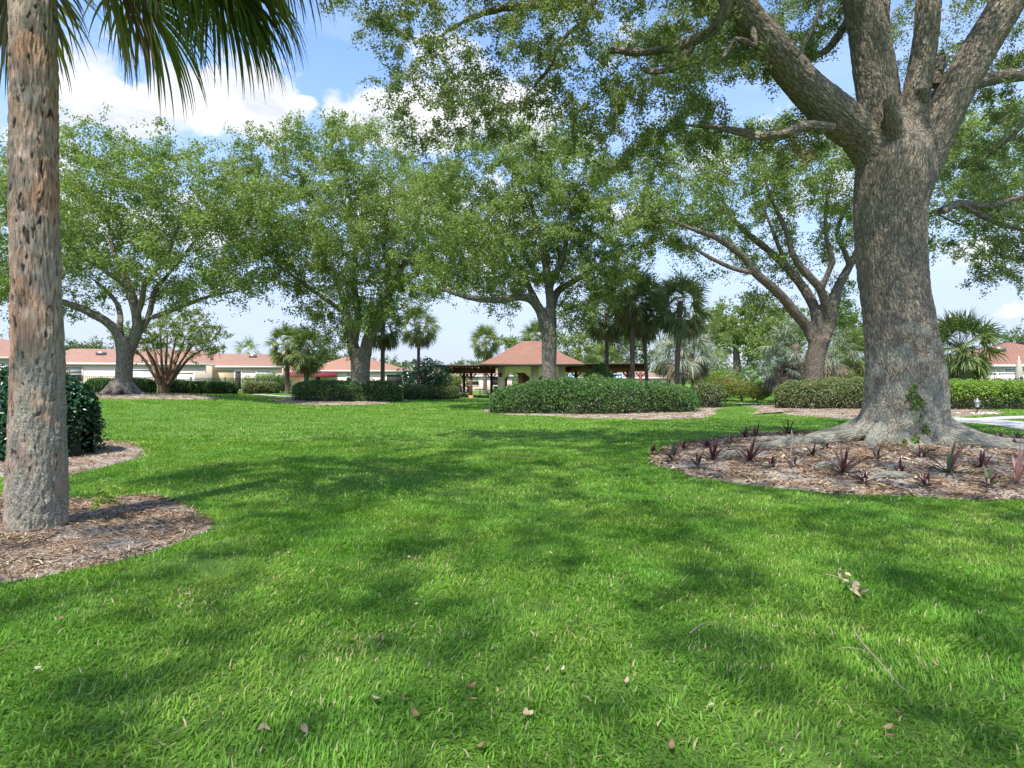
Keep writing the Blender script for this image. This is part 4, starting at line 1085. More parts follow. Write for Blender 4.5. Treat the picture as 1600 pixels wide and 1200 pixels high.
blobs = [pblob(640,120,80,112,10.8,1.6), pblob(800,60,130,80,10.6,1.8), pblob(1040,60,100,70,10.4,1.8), pblob(560,-10,75,60,10.6,1.4), pblob(740,90,90,125,10.4,1.8), pblob(860,110,110,120,10.2,2), pblob(985,130,95,120,10.2,2.2), pblob(1085,170,90,80,10.6,2), pblob(960,210,80,60,10.6,1.5), pblob(730,190,60,40,10.6,1.2),
         pblob(1190,20,110,55,10.8,2.4), pblob(1240,225,60,30,10.6,1.2), pblob(1290,40,60,60,11.6,1.2), pblob(1560,240,70,100,12.6,1.6), pblob(1560,420,60,50,12.2,1.0), pblob(1500,20,120,70,12.5,1.2), pblob(1560,340,70,70,12.4,1.3),
         (0.5,6.5,9.6,4.6,5.0,1.3), (-3.0,1.8,9.2,4.8,4.2,1.3), (2.5,-.5,9.4,4.8,3.6,1.2), (-5.5,-2,9.4,4,3.6,1.1), (-1,-3.6,9.6,4.6,3.0,1.1), (3.5,-3,9.8,4,3,1.0), (-2,5.5,8.9,3.5,2.6,1.0), (5,4,9.8,3.4,3,1.1), (5.5,8.5,10.6,5,5,1.6), (10.5,9,10,4.5,5.5,1.6), (6,14,10.3,6,3.6,1.8), (-2.6,5.2,9.0,3.0,3.6,1.1), (3,2.6,9.0,4.0,3.0,1.1), (-5.4,8.0,8.8,1.8,2.2,.9)]  # unseen overhead crown, stretched past the camera to shade the foreground lawn
OAK = tree('oak_tree', 'huge spreading oak with thick forked trunk rising from the red plant bed', 'oak tree', h3+br, blobs, 8800, .32, 'oak_near', 'bark_hero',
     vp=.55, wfun=lambda q: np.where(q[:,2] < 8.2, 2.2, 1.0), leaves=530000, LL=.052, LW=.024, spread=.27, seed=5, rmin=.0034, remesh=lambda V, F, limbs, seed: fuse(.021, .020)(V, F, h3_all+br, seed),
     leafr=.017, tip=.0035, hexa=True, sides=20, droop=-.10, trunk_extra=[sweep(p, r, 12, .12, 3+i) for i, (p, r) in enumerate(rt)], origin=(HB[0], HB[1], 0.1), up=.3,
     dens=lambda q: np.clip(.72+.9*fbm(q*1.15, 2, 77), .05, 1))

# green climber on its trunk and the dead leaf bunch
rng = np.random.RandomState(31)
pts = []
for (px, py, s, n) in ((1427,612,8,40),(1434,628,10,90),(1445,640,9,80),(1436,655,7,36),(1430,688,6,34),(1447,672,6,46),(1412,692,5,18)):
    for k in range(n):
        q = P(px+rng.normal()*s*.5, py+rng.normal()*s*.7, YB-.58-.06*rng.rand()-.0045*max(0,py-650)); pts.append(q)
pts = np.array(pts); V, F, a = leafcloud(pts, .055, .045, .3, rng, True, hint=np.array([0,-1.2,.2]))
vb = P(1436,700,YB-.85); iv = tag(empty('climbing_vine', vb), 'bright green vine creeping up the front of the big oak trunk', 'vine')
obj('foliage', V-vb, F, M['myrtle'], iv, attrs={'rnd': a*.8})
mb = MB()
for rows in ([(1430,705),(1426,680),(1434,655),(1428,630),(1424,605)], [(1440,700),(1446,675),(1440,650),(1436,625)]):
    mb.tube([P(x,y,YB-.60-.0045*max(0,y-650))-vb for x,y in rows], .008, 6)
mb.out('stem', M['bark_warm'], iv)
vb = P(1252,222,9.9); dl = tag(empty('dead_twig_bunch', vb), 'bunch of brown dead leaves hanging from the low thin oak branch', 'dead leaves')
q = rng.normal(size=(120,3))*[.14,.1,.12]; q[:,2] -= .12+.1*rng.rand(120); V, F, a = leafcloud(q, .07, .025, 0, rng, True)
obj('leaves', V, F, M['dry'], dl, attrs={'rnd': a*.5})
MB().tube([(0,0,.18),(-.02,0,0),(.03,.02,-.3)], .005, 4).out('twig', M['twig'], dl)

# ------------------------------------------------------------------ background oaks
def bt(rows, n=4): return pxl(rows, n)
Y1 = 32
L1 = [bt([(191,628,Y1,27),(191,612,Y1,21),(193,590,Y1,18.5),(195,560,Y1,18),(196,540,Y1,21),(197,528,Y1,20)]),
      bt([(192,545,Y1,13),(183,520,Y1-.2,11.5),(165,502,Y1-.5,10),(135,486,Y1-1,9),(105,474,Y1-1.5,8),(60,462,Y1-2,6),(10,448,Y1-2.5,4.5),(-60,430,Y1-3,3)]),
      bt([(185,520,Y1,7),(188,495,Y1+.5,6.5),(180,470,Y1+1,5.5),(150,440,Y1+1.5,4)]),
      bt([(203,542,Y1,14),(213,520,Y1,12),(214,500,Y1,10.5),(208,470,Y1,10),(198,440,Y1,9),(180,400,Y1,6),(170,350,Y1,4),(175,290,Y1,2.5)]),
      bt([(212,500,Y1,7),(222,470,Y1-.5,6.5),(228,440,Y1-1,6),(260,400,Y1-1.5,4),(280,350,Y1-2,3)]),
      bt([(214,522,Y1,9),(228,505,Y1+.3,7),(236,480,Y1+.6,6.5),(242,455,Y1+1,5.5),(270,420,Y1+2,4),(310,370,Y1+2.5,3)]),
      bt([(233,497,Y1+.4,5.5),(260,488,Y1+.1,5),(290,477,Y1-.5,4.5),(330,462,Y1-1,3.5),(370,455,Y1-1.4,2.5)]),
      bt([(205,455,Y1,6),(160,420,Y1-1.2,5),(110,390,Y1-2.2,4),(60,360,Y1-3,3)])]
L1 = [(p, r*.80) for p, r in L1]
B1 = [pblob(60,340,190,115,Y1,6), pblob(230,300,170,88,Y1,6), pblob(345,375,95,105,Y1,4.8), pblob(410,320,50,60,Y1,3), pblob(140,415,190,55,Y1,6.5), pblob(120,250,140,45,Y1,4), pblob(40,480,70,35,Y1,3), pblob(365,450,45,45,Y1,2.5), pblob(-120,400,90,110,Y1,4), pblob(290,450,60,35,Y1-1,2.5)]
tree('oak_tree', 'wide round crowned oak just right of the foreground palm trunk', 'oak tree', L1, B1, 2900, .62, 'oak', 'bark_grey', remesh=fuse(.055,.012,3), leaves=150000, LL=.15, LW=.075, spread=.62, seed=11, rmin=.02, leafr=.05, tip=.010, gap=.04,
     group='oak trees beyond the lawn', origin=(L1[0][0][0][0], Y1, float(zg(L1[0][0][0][0], Y1))), trunk_extra=[sweep(spline([(L1[0][0][0][0]+.3*math.cos(a), Y1+.3*math.sin(a), .95),(L1[0][0][0][0]+.85*math.cos(a), Y1+.85*math.sin(a), .48),(L1[0][0][0][0]+1.6*math.cos(a), Y1+1.6*math.sin(a), .30)], 4), np.linspace(.30,.06,9), 8, .1, k) for k, a in enumerate((0.1,1.1,2.2,3.2,4.0,4.9,5.7))])
Y2 = 38
L2 = [bt([(563,640,Y2,25),(563,622,Y2,22),(563,595,Y2,20),(563,560,Y2,20.5),(564,545,Y2,21)]),
      bt([(556,560,Y2,13),(551,535,Y2,12),(548,515,Y2,11),(541,490,Y2,9),(534,460,Y2,7),(520,420,Y2,5.5),(500,370,Y2,4),(480,310,Y2,2.5)]),
      bt([(554,530,Y2,9),(560,490,Y2-.6,8),(552,440,Y2-1,6.5),(556,380,Y2-1,5),(545,300,Y2,3.5),(540,230,Y2,2)]),
      bt([(571,555,Y2,13),(575,530,Y2,12),(588,508,Y2,10.5),(602,480,Y2,9),(612,450,Y2,7),(630,415,Y2,6),(655,370,Y2,4.5),(670,320,Y2,3)]),
      bt([(602,480,Y2,6),(607,430,Y2+1,5.5),(600,370,Y2+2,4.5),(610,300,Y2+2,3)]),
      bt([(541,490,Y2,5),(505,465,Y2-1,4.5),(470,440,Y2-1.5,4),(430,410,Y2-2,3)]),
      bt([(617,445,Y2,5),(660,425,Y2-1,4),(700,412,Y2-2,3)])]
L2 = [(p, r*.76) for p, r in L2]
B2 = [pblob(700,330,45,75,Y2,3), pblob(445,280,90,90,Y2,5), pblob(560,262,85,72,Y2,5), pblob(540,370,165,90,Y2,6.5), pblob(640,330,85,80,Y2,5), pblob(445,410,65,50,Y2,4), pblob(520,470,60,45,Y2,3), pblob(640,430,80,40,Y2,4), pblob(450,215,50,30,Y2,2.5), pblob(550,205,45,24,Y2,2), pblob(500,510,38,32,Y2-1.5,1.8), pblob(560,475,50,40,Y2-2.5,1.5), pblob(600,470,50,40,Y2-1,2.5)]
tree('oak_tree', 'tall oak with twin trunk growing out of the left hedge island', 'oak tree', L2, B2, 2900, .66, 'oak', 'bark_grey', remesh=fuse(.055,.012,3), leaves=150000, LL=.16, LW=.08, spread=.68, seed=12, rmin=.02, leafr=.05, tip=.010, gap=.07,
     group='oak trees beyond the lawn', origin=(L2[0][0][0][0], Y2, float(zg(L2[0][0][0][0], Y2))))
Y3 = 29
L3 = [bt([(858,640,Y3,16),(858,600,Y3,12.5),(858,560,Y3,12),(858,525,Y3,12),(857,505,Y3,13)]),
      bt([(852,515,Y3,8),(846,490,Y3,8),(832,470,Y3-.3,7),(812,464,Y3-.6,6),(785,469,Y3-1,5.5),(755,468,Y3-1.4,5),(722,462,Y3-1.8,4),(690,452,Y3-2,2.5)]),
      bt([(861,512,Y3,9),(861,480,Y3,8),(858,450,Y3,7),(852,410,Y3,5.5),(840,350,Y3,4),(820,290,Y3,2.5)]),
      bt([(862,480,Y3,6),(872,455,Y3+.4,6),(895,440,Y3+.8,5),(920,425,Y3+1.2,4),(960,395,Y3+1.5,2.5)]),
      bt([(852,500,Y3,6),(842,480,Y3+.6,6),(828,450,Y3+1,4.5),(800,400,Y3+1.5,3.5),(780,340,Y3+2,2.5)]),
      bt([(859,450,Y3,5),(880,400,Y3-.6,4.5),(890,330,Y3-1,3),(880,270,Y3-1,2)])]
B3 = [pblob(1000,330,45,70,Y3,2.4), pblob(665,330,50,60,Y3,2.2), pblob(730,350,95,95,Y3,4), pblob(850,290,120,85,Y3,4.2), pblob(930,365,95,95,Y3,3.8), pblob(820,405,140,50,Y3,4.5), pblob(690,420,60,40,Y3,2.4), pblob(840,225,90,32,Y3,2.5), pblob(730,270,60,45,Y3,3), pblob(790,480,26,26,Y3-.5,1), pblob(905,480,45,38,Y3,1.6), pblob(960,440,40,40,Y3,1.6)]
tree('oak_tree', 'slender trunked oak standing in the large centre hedge island', 'oak tree', L3, B3, 2900, .50, 'oak', 'bark_grey', remesh=fuse(.055,.012,3), leaves=150000, LL=.125, LW=.062, spread=.52, seed=13, rmin=.014, leafr=.04, tip=.008, gap=.08,
     group='oak trees beyond the lawn', origin=(L3[0][0][0][0], Y3, float(zg(L3[0][0][0][0], Y3))))
Y4 = 28.5
L4 = [bt([(1272,640,Y4,22),(1272,605,Y4,17.5),(1273,575,Y4,16.5),(1277,545,Y4,17.5),(1281,528,Y4,20)]),
      bt([(1272,532,Y4,11),(1262,512,Y4,10.5),(1245,492,Y4-.3,9.5),(1226,468,Y4-.6,9),(1205,448,Y4-.9,8.5),(1178,424,Y4-1.2,8),(1160,400,Y4-1.4,6.5),(1120,372,Y4-1.8,5.5),(1082,358,Y4-2.2,4),(1040,340,Y4-2.5,2.5)]),
      bt([(1180,427,Y4-1.2,5),(1150,421,Y4-1.4,4.5),(1120,408,Y4-1.6,4),(1090,392,Y4-1.8,3),(1060,378,Y4-2,2)]),
      bt([(1276,530,Y4,11),(1277,505,Y4,11),(1272,480,Y4+.2,10),(1255,450,Y4+.4,9),(1235,425,Y4+.6,7.5),(1205,395,Y4+.9,6.5),(1172,368,Y4+1.2,5.5),(1140,335,Y4+1.5,4),(1120,290,Y4+1.8,2.5)]),
      bt([(1286,530,Y4,12),(1296,505,Y4,11),(1290,475,Y4-.2,9.5),(1280,450,Y4-.4,8),(1258,425,Y4-.6,7),(1240,400,Y4-.8,6),(1228,360,Y4-1,5),(1205,310,Y4-1.2,3.5),(1190,260,Y4-1.4,2.5)]),
      bt([(1298,500,Y4,11),(1302,470,Y4,10),(1312,445,Y4+.2,9),(1325,420,Y4+.4,8),(1334,405,Y4+.6,7),(1350,370,Y4+1,5.5),(1390,330,Y4+1.6,4),(1440,300,Y4+2,3)]),
      bt([(1281,455,Y4-.4,6),(1292,432,Y4-.6,6),(1300,405,Y4-.8,5.5),(1292,375,Y4-.9,5),(1290,330,Y4-1,3.5),(1300,280,Y4-1,2.5)]),
      bt([(1328,415,Y4+.4,5.5),(1318,390,Y4+.2,5),(1308,365,Y4,4.5),(1320,330,Y4,4),(1345,290,Y4,3)]),
      bt([(1232,425,Y4+.6,4.5),(1215,380,Y4+1,4),(1195,330,Y4+1.5,3)]),
      bt([(1345,385,Y4+1,5),(1400,372,Y4+1.2,4.5),(1460,330,Y4+1.4,4),(1520,322,Y4+1.6,3.5),(1590,300,Y4+1.8,2.5)]),
      bt([(1460,332,Y4+1.4,3),(1500,350,Y4+1.2,2.8),(1550,352,Y4+1,2.5),(1600,345,Y4+1,2)])]
L4 = [(p, r*.90) for p, r in L4]
B4 = [pblob(1130,285,120,80,Y4,4), pblob(1050,270,75,75,Y4,3), pblob(1240,255,130,80,Y4,4.5), pblob(1060,330,70,55,Y4,3), pblob(1330,280,90,85,Y4,4), pblob(1430,250,90,85,Y4,4), pblob(1540,300,90,70,Y4,3.5), pblob(1540,215,90,60,Y4,3.5), pblob(1300,380,60,40,Y4,2), pblob(1120,420,50,30,Y4-1,1.4), pblob(1545,410,45,38,Y4,1.5), pblob(1210,395,70,45,Y4+1,2), pblob(1480,390,30,20,Y4,1.2), pblob(1320,480,30,45,Y4+1,1.2), pblob(1190,470,40,30,Y4,1.3)]
tree('oak_tree', 'airy oak with many curved limbs in the hedge bed left of the giant trunk', 'oak tree', L4, B4, 2600, .50, 'oak', 'bark', remesh=fuse(.055,.012,3), leaves=150000, LL=.125, LW=.06, spread=.50, seed=14, rmin=.014, leafr=.036, tip=.008, gap=.12,
     group='oak trees beyond the lawn', origin=(L4[0][0][0][0], Y4, float(zg(L4[0][0][0][0], Y4))), gsc=.5)

# ------------------------------------------------------------------ crape myrtle with many stems
Ym = 42; X, Y, z = at(256, Ym); rng = np.random.RandomState(3)
Lm = [bt([(256,622,Ym,9),(256,608,Ym,8),(255,596,Ym,8)])]
for k, (tx, ty, yo) in enumerate(((205,540,-1),(222,530,1),(236,522,.4),(250,515,-1),(262,518,1),(276,520,-.5),(290,525,1),(304,535,-.6),(318,545,.5),(228,545,-1.6),(284,545,1.6))):
    sx = 256+(tx-256)*.12
    Lm.append(bt([(sx,602,Ym+yo*.1,3.2),(sx+(tx-256)*.2,585,Ym+yo*.3,2.8),(256+(tx-256)*.6,562,Ym+yo*.7,2.2),(tx,ty,Ym+yo,1.5)]))
Bm = [pblob(262,520,80,30,Ym,2.6), pblob(310,530,50,32,Ym,2), pblob(225,530,40,35,Ym,2), pblob(280,495,50,18,Ym,2)]
tree('crape_myrtle', 'many stemmed crape myrtle in front of the black picket fence', 'tree', Lm, Bm, 900, .4, 'myrtle', 'bark_warm', leaves=17000, LL=.13, LW=.07, spread=.3, seed=15, rmin=.012, leafr=.05, tip=.008, origin=(X, Y, z), sides=8)

# ------------------------------------------------------------------ trees far behind
def far_tree(label, px, Yd, base_py, crown, n, leaf='far', LL=.3, seed=0, name='shade_tree', trunk=6, group='trees rising behind the houses', nA=420):
    X, Y, z = at(px, Yd); lim = [pxl([(px,590+(CZ-z)/Yd*F_+3,Yd,trunk*1.2),(px+2,base_py,Yd,trunk),(px,base_py-(base_py-crown[0][1])*.5,Yd,trunk*.7),(crown[0][0],crown[0][1],Yd,trunk*.3)], 4)]
    B = [pblob(a,b,c,d,Yd) for a,b,c,d in crown]
    k = Yd/F_
    return tree(name, label, 'tree', lim, B, nA, 11*k, leaf, 'bark_grey', leaves=n, LL=LL, LW=LL*.55, spread=12*k, seed=seed, rmin=.03, leafr=.09, tip=.02, origin=(X,Y,z), group=group, sides=8)
far_tree('dark green tree top showing above the roof beside the foreground palm', 128, 75, 585, [(130,545,38,14),(160,552,30,10),(105,552,20,10)], 5000, seed=21)
far_tree('pale green tree behind the second small palm left of the twin oak', 505, 72, 590, [(505,560,36,22),(530,570,22,14)], 5000, seed=22)
far_tree('low leafy tree behind the left pergola roof', 735, 85, 592, [(740,572,24,10),(720,574,14,8)], 2200, seed=23)
far_tree('green tree showing behind the pavilion roof peak', 815, 82, 590, [(815,545,26,26),(800,535,22,18)], 4500, seed=24, leaf='oak')
far_tree('yellow green tree behind the right slope of the pavilion roof', 905, 80, 590, [(905,535,42,28),(935,550,34,24),(890,560,30,18)], 7500, seed=25, leaf='myrtle')
far_tree('deep green tree behind the right pergola and leaning palms', 970, 84, 590, [(965,540,40,26),(1000,545,30,24)], 6500, seed=26)
far_tree('broad light green tree between the blue palms and the airy oak', 1150, 58, 580, [(1150,505,62,38),(1120,530,36,24),(1190,520,48,36),(1235,500,36,30)], 17000, seed=27, leaf='myrtle', LL=.26, trunk=7, nA=800)
far_tree('leaning dark limbed tree behind the shaggy blue palm', 1215, 52, 575, [(1225,520,42,34),(1180,545,24,18)], 7000, seed=28, leaf='oak', LL=.24, trunk=4)
far_tree('green tree between the airy oak trunk and the giant trunk', 1325, 56, 585, [(1325,520,34,44),(1340,560,26,26),(1300,545,20,30)], 8000, seed=29, leaf='oak', LL=.25)
far_tree('tree behind the red roof at the right edge', 1590, 80, 590, [(1590,530,30,14),(1640,528,36,16)], 3500, seed=30)
far_tree('green tree beyond the houses behind the twin oak trunk', 612, 90, 590, [(615,572,26,12),(585,570,18,10)], 2500, seed=33)
# woods on the skyline
rng = np.random.RandomState(90); pts = []
for k in range(150):
    a = -1.15+2.3*k/149; d = 135+rng.rand()*30; cx, cy = d*math.sin(a), d*math.cos(a); h = rng.uniform(4.0, 6.5); r = rng.uniform(5, 9)
    q = nrm(rng.normal(size=(230,3)))*(rng.rand(230,1)**.4)*[r, r, h/2]+[cx, cy, h/2-.5]; pts.append(q)
V, F, a = leafcloud(np.concatenate(pts), .9, .6, .6, rng)
tag(obj('woodland', V, F, M['far'], attrs={'rnd': a}), 'distant line of woodland on the horizon behind the houses', 'woods', kind='stuff')

# ------------------------------------------------------------------ palms
palm('cabbage_palm', 'small round headed palm at the end of the left hedges', 449, 47, 535, Rf=0.77, Lp=.85, n=62, dead=10, seed=1, trunk_r=.17, mat='palm', shared='a')
palm('cabbage_palm', 'small palm with drooping grey fronds right of the round headed one', 479, 46, 543, Rf=0.86, Lp=.85, n=60, dead=12, seed=2, trunk_r=.2, shared='b')
palm('cabbage_palm', 'dark crowned palm close behind the twin trunked oak', 598, 42.5, 502, Rf=0.86, Lp=.85, n=62, dead=10, seed=3, trunk_r=.15, mat='palm_dark', shared='c')
palm('cabbage_palm', 'palm between the dark round bush and the left pergola', 654, 48.5, 505, Rf=0.86, Lp=.85, n=58, dead=9, seed=4, trunk_r=.13, shared='d')
palm('cabbage_palm', 'pale green palm left of the pavilion roof', 758, 62, 532, Rf=0.90, Lp=.85, n=60, dead=8, seed=5, trunk_r=.2, shared='e')
palm('cabbage_palm', 'pale palm rising behind the pavilion ridge beside the slender oak', 838, 68, 527, Rf=1.6, Lp=1.2, n=30, dead=2, seed=6, shared='e', scale=1.2)
Xt, Yt, zt_ = at(990, 31.5)
palm('cabbage_palm', 'tallest dark palm behind the centre hedge island', 988, 32.5, 452, Rf=0.86, Lp=.85, n=64, dead=10, seed=7, trunk_r=.14, mat='palm_dark', shared='f')
palm('cabbage_palm', 'leaning palm just right of the tallest dark palm', 1012, 33.5, 478, Rf=0.86, Lp=.85, n=62, dead=10, seed=8, trunk_r=.10, mat='palm_dark', shared='g', lean=(-.35,0))
palm('cabbage_palm', 'dark palm standing at the right end of the centre hedge island', 1057, 31.5, 470, Rf=0.82, Lp=.85, n=62, dead=7, seed=9, trunk_r=.135, mat='palm_dark', shared='f', lean=(.2,0))
palm('cabbage_palm', 'dark palm half hidden by the slender oak crown', 948, 35, 482, Rf=0.82, Lp=.85, n=62, dead=7, seed=10, trunk_r=.12, mat='palm_dark', shared='g')
for k, (px, Yd, cy, lab, sc) in enumerate(((1068,43,545,'blue grey fan palm with shaggy pale fronds behind the centre island',1.0),(1082,44,552,'blue grey fan palm at the right of the shaggy group by the croton shrubs',1.0),(1045,45,553,'blue grey fan palm at the left of the shaggy group near the pergola',.9))):
    palm('fan_palm', lab, px, Yd, cy, Rf=1.15, Lp=1.0, n=26, dead=30, dead_el=-42, elev=(85,-15), seed=20+k, trunk_r=.12, mat='palm_blue', shared='blue', scale=sc*.85, group='shaggy blue grey fan palms', droop=.55)
palm('fan_palm', 'tall feathery palm left of the broad light green tree', 1103, 48, 525, Rf=1.6, Lp=1.2, n=26, dead=4, seed=25, trunk_r=.14, mat='palm', group='shaggy blue grey fan palms')
palm('fan_palm', 'shaggy grey palm skirted with dead fronds left of the airy oak trunk', 1243, 38, 538, Rf=1.2, Lp=1.1, n=22, dead=36, dead_el=-45, elev=(85,-5), seed=26, trunk_r=.2, mat='palm_blue', shared='blue2', group='shaggy blue grey fan palms', droop=.6)
palm('fan_palm', 'low shaggy grey palm at the foot of the skirted palm', 1215, 37, 572, Rf=.9, Lp=.7, n=24, dead=12, seed=27, trunk_r=.18, shared='blue2', scale=.62, group='shaggy blue grey fan palms')
palm('fan_palm', 'shaggy grey palm right behind the airy oak trunk', 1297, 40, 548, Rf=1.2, Lp=1.0, n=24, dead=14, seed=28, trunk_r=.16, shared='blue2', scale=.85, group='shaggy blue grey fan palms')
palm('cabbage_palm', 'green palm just left of the giant oak trunk over the hedge', 1335, 42, 548, Rf=1.2, Lp=1.0, n=24, dead=10, seed=29, trunk_r=.16, shared='b', scale=.95)
palm('cabbage_palm', 'large fan palm with bright crown right of the giant oak trunk', 1506, 30, 535, Rf=0.86, Lp=.85, n=80, dead=12, seed=30, trunk_r=.19, mat='palm', lean=(-.2,0))
palm('cabbage_palm', 'small palm head peeping over the salmon roof ridge', 388, 74, 551, Rf=1.3, Lp=.9, n=18, dead=0, seed=31, trunk_r=.15, mat='lime', droop=.5)
palm('cabbage_palm', 'low young palm behind the right pergola wing', 925, 62, 574, Rf=1.2, Lp=.9, n=22, dead=2, seed=33, trunk_r=.14, shared='d', scale=.9)
palm('cabbage_palm', 'green and yellow palm behind the right pergola wing', 945, 66, 560, Rf=1.3, Lp=1.0, n=26, dead=5, seed=34, trunk_r=.17, shared='a', scale=1.1)

# ------------------------------------------------------------------ hedges
hedge('large domed dark green hedge round the slender oak in the centre', [(-.95,27.4),(1.8,26.7),(4.6,26.5),(6.5,27.2),(7.7,28.3)], [1.0,1.7,2.0,1.9,1.3], [1.0,1.44,1.46,1.25,1.05], 'hedge', 62000, .085, .042, 1, depth=.22, lump=.16)
hedge('brownish clipped hedge end at the right of the centre island', [(8.6,29.0),(9.5,29.6),(9.9,31)], [.75,.8,.7], [1.25,1.2,1.1], 'hedge_warm', 9000, .075, .04, 2, bare=.45)
hedge('dark green clipped hedge round the twin trunked oak', [(-13.8,38.8),(-10.3,38.1),(-7.0,38.8)], [1.25,1.5,1.25], [1.25,1.34,1.22], 'hedge', 24000, .095, .048, 3, depth=.2)
hedge('dark hedge running from the twin oak island to the pergola', [gl(632,47),gl(675,49),gl(716,50.5)], [.7,.7,.6], [1.15,1.1,1.0], 'hedge_warm', 15000, .10, .05, 4, bare=.3)
hedge('loose olive hedge in front of the airy oak', [(12.0,27.8),(14.0,27.0),(16.2,26.6),(18.4,26.4)], [1.0,1.1,1.1,1.0], [1.30,1.28,1.3,1.3], 'hedge_warm', 36000, .08, .04, 5, bare=.3, lump=.2)
hedge('bright lime topped clipped hedge by the path lantern', [(17.6,25.6),(20,25.8),(23,26.0),(27,26.2)], [.8,.85,.85,.8], [1.18,1.16,1.15,1.15], 'hedge_lime', 34000, .075, .038, 6, lump=.05, dome=.15, power=4)
hedge('dark low hedge along the fence right of the crape myrtle', [gl(262,44.5), gl(318,45.3), gl(372,46.3)], .62, .92, 'hedge', 14000, .09, .045, 7, bare=.3, lump=.1, power=3.5)
hedge('lighter low hedge beside the small round headed palm', [gl(380,46.6), gl(437,48)], .62, .88, 'hedge_warm', 8000, .09, .045, 8, bare=.3, lump=.1, power=3.5)
hedge('dark low hedge behind the wide oak trunk', [gl(136,40.5), gl(190,41), gl(243,42.5)], .7, .95, 'hedge', 13000, .09, .045, 9, lump=.12, power=3.2)
hedge('glossy dark green bushes behind the foreground palm trunk', [(-11.2,9.5),(-9.0,9.6),(-6.75,9.7)], [.95,.98,.92], [1.32,1.42,1.34], 'bush', 44000, .075, .034, 10, name='bushes' if 0 else 'hedge', lump=.2, depth=.25, hexa=True, dome=.35, power=2.2)
shrub('dark round bush tree left of the left pergola', 665, 50, 2.2, 3.3, 'bush', 9000, .17, .09, 1, stems=6)
shrub('bright green round shrub under the left pergola beam', 712, 60, 1.5, 2.3, 'myrtle', 4000, .17, .09, 2)
shrub('round dark shrub between the two small palms', 440, 50, .95, 1.5, 'hedge', 3500, .12, .06, 3)
shrub('lime leaved shrub in front of the red awnings', 408, 52, .8, 1.7, 'lime', 1500, .14, .06, 4, group='leafy shrubs by the left fence')
shrub('yellow green shrub by the tan door house', 388, 52.5, .6, 1.5, 'lime', 1000, .14, .06, 5, group='leafy shrubs by the left fence')
shrub('small yellow green shrub just left of the round headed palm', 428, 53, .6, 1.9, 'lime', 1100, .14, .06, 6, group='leafy shrubs by the left fence')
shrub('pale green shrub behind the twin trunked oak', 573, 44, .7, 1.6, 'myrtle', 1500, .12, .06, 7)
for k, (px, Yd, r, h, mt, lab) in enumerate(((1112,40,1.0,1.2,'croton','orange and green croton nearest the centre island'),(1135,41,1.2,1.7,'croton','taller orange tipped croton behind the path gap'),(1160,40,1.1,1.4,'croton','middle croton with pale stems beyond the path gap'),(1183,38,1.0,1.3,'croton','croton beside the olive hedge end'),(1128,46,1.6,2.2,'lime','tall bright green shrub behind the crotons'),(1345,36,1.2,1.7,'croton','pinkish shrub seen between the oak trunks'),(1318,37,1.0,1.6,'myrtle','green shrub right of the airy oak trunk'),(1100,35,.6,.8,'lime','small lime shrub at the tip of the brown hedge'))):
    shrub(lab, px, Yd, r, h, mt, 3800, .12, .07, 10+k, group='mixed shrubs beyond the path gap', stems=8)
for k, (px, Yd, r, h, lab) in enumerate(((1437,33,.9,1.5,'feathery shrub against the left end of the white wall'),(1463,34,.6,1.3,'small feathery shrub right of the wall end beside the big palm'),(1500,31,1.2,1.9,'low yellow green growth under the large fan palm'))):
    shrub(lab, px+30, Yd, r, h, 'myrtle', 1800, .12, .03, 30+k, group='shrubs by the white wall')
palm('fan_palm', 'short spiky palm in the hedge under the pavilion right wing', 935, 34, 588, base_z=-.3, Rf=.8, Lp=.4, n=16, dead=0, seed=40, trunk_r=.08, mat='hedge')
# ------------------------------------------------------------------ foreground palm
rng = np.random.RandomState(8); YP = 5.03
prof = np.array([(57,875,52),(57,838,51),(57,800,50.5),(58,740,49),(59,690,47),(59,640,45.5),(59.5,560,43.5),(58,480,42),(55,380,41),(53,280,40),(53,180,39.5),(52.5,90,39),(52,0,38.2),(51.5,-70,37.8),(51,-150,38),(50.5,-232,41)], float)
W = np.stack([(prof[:,0]-800)/F_*YP, YP+0*prof[:,0], CZ+(HZ-prof[:,1])/F_*YP, prof[:,2]/F_*YP/1.27], 1)
W[0,2] -= .12
S = spline(W, 52); k = 240; a = np.arange(k)/k*2*np.pi
ca, sa = np.cos(a)[None]+0*S[:,:1], np.sin(a)[None]+0*S[:,:1]; zz = S[:,2:3]+0*ca; r = S[:,3:4]+0*ca
q = np.stack([ca*.2, sa*.2, zz], -1)
big = fbm(q*[4.5,4.5,2.2], 3, 2); wv = vnoise(q*[7,7,5], 5)
qq = q + np.stack([0*ca, 0*ca, wv*.03], -1)
fib = vnoise(qq*[44,44,11], 7); fib2 = vnoise(qq*[85,85,20], 9); pit = fbm(qq*[26,26,12], 2, 13)
rings_ = vnoise(np.stack([ca*1.2, sa*1.2, zz*13], -1), 17)
mark = np.clip((pit-.30)*6, 0, 1)*np.clip((fib+.35)*3, 0, 1)
spots = np.zeros_like(ca)
for th, pyy, rr in ((-1.75,145,.028),(-1.72,158,.026),(-1.62,330,.024),(-1.38,332,.026),(-1.55,350,.03),(-1.6,475,.035)):
    z0 = CZ+(HZ-pyy)/F_*YP; spots = np.maximum(spots, np.exp(-(((a[None]-(th+2*np.pi))*.21)**2+((zz-z0)*.8)**2)/rr**2))
low = np.clip((1.75-zz)/.5, 0, 1)
right = np.clip((np.cos(a[None]-(-.55))-.12)*3.2+.6*vnoise(q*[6,6,3],23), 0, 1)
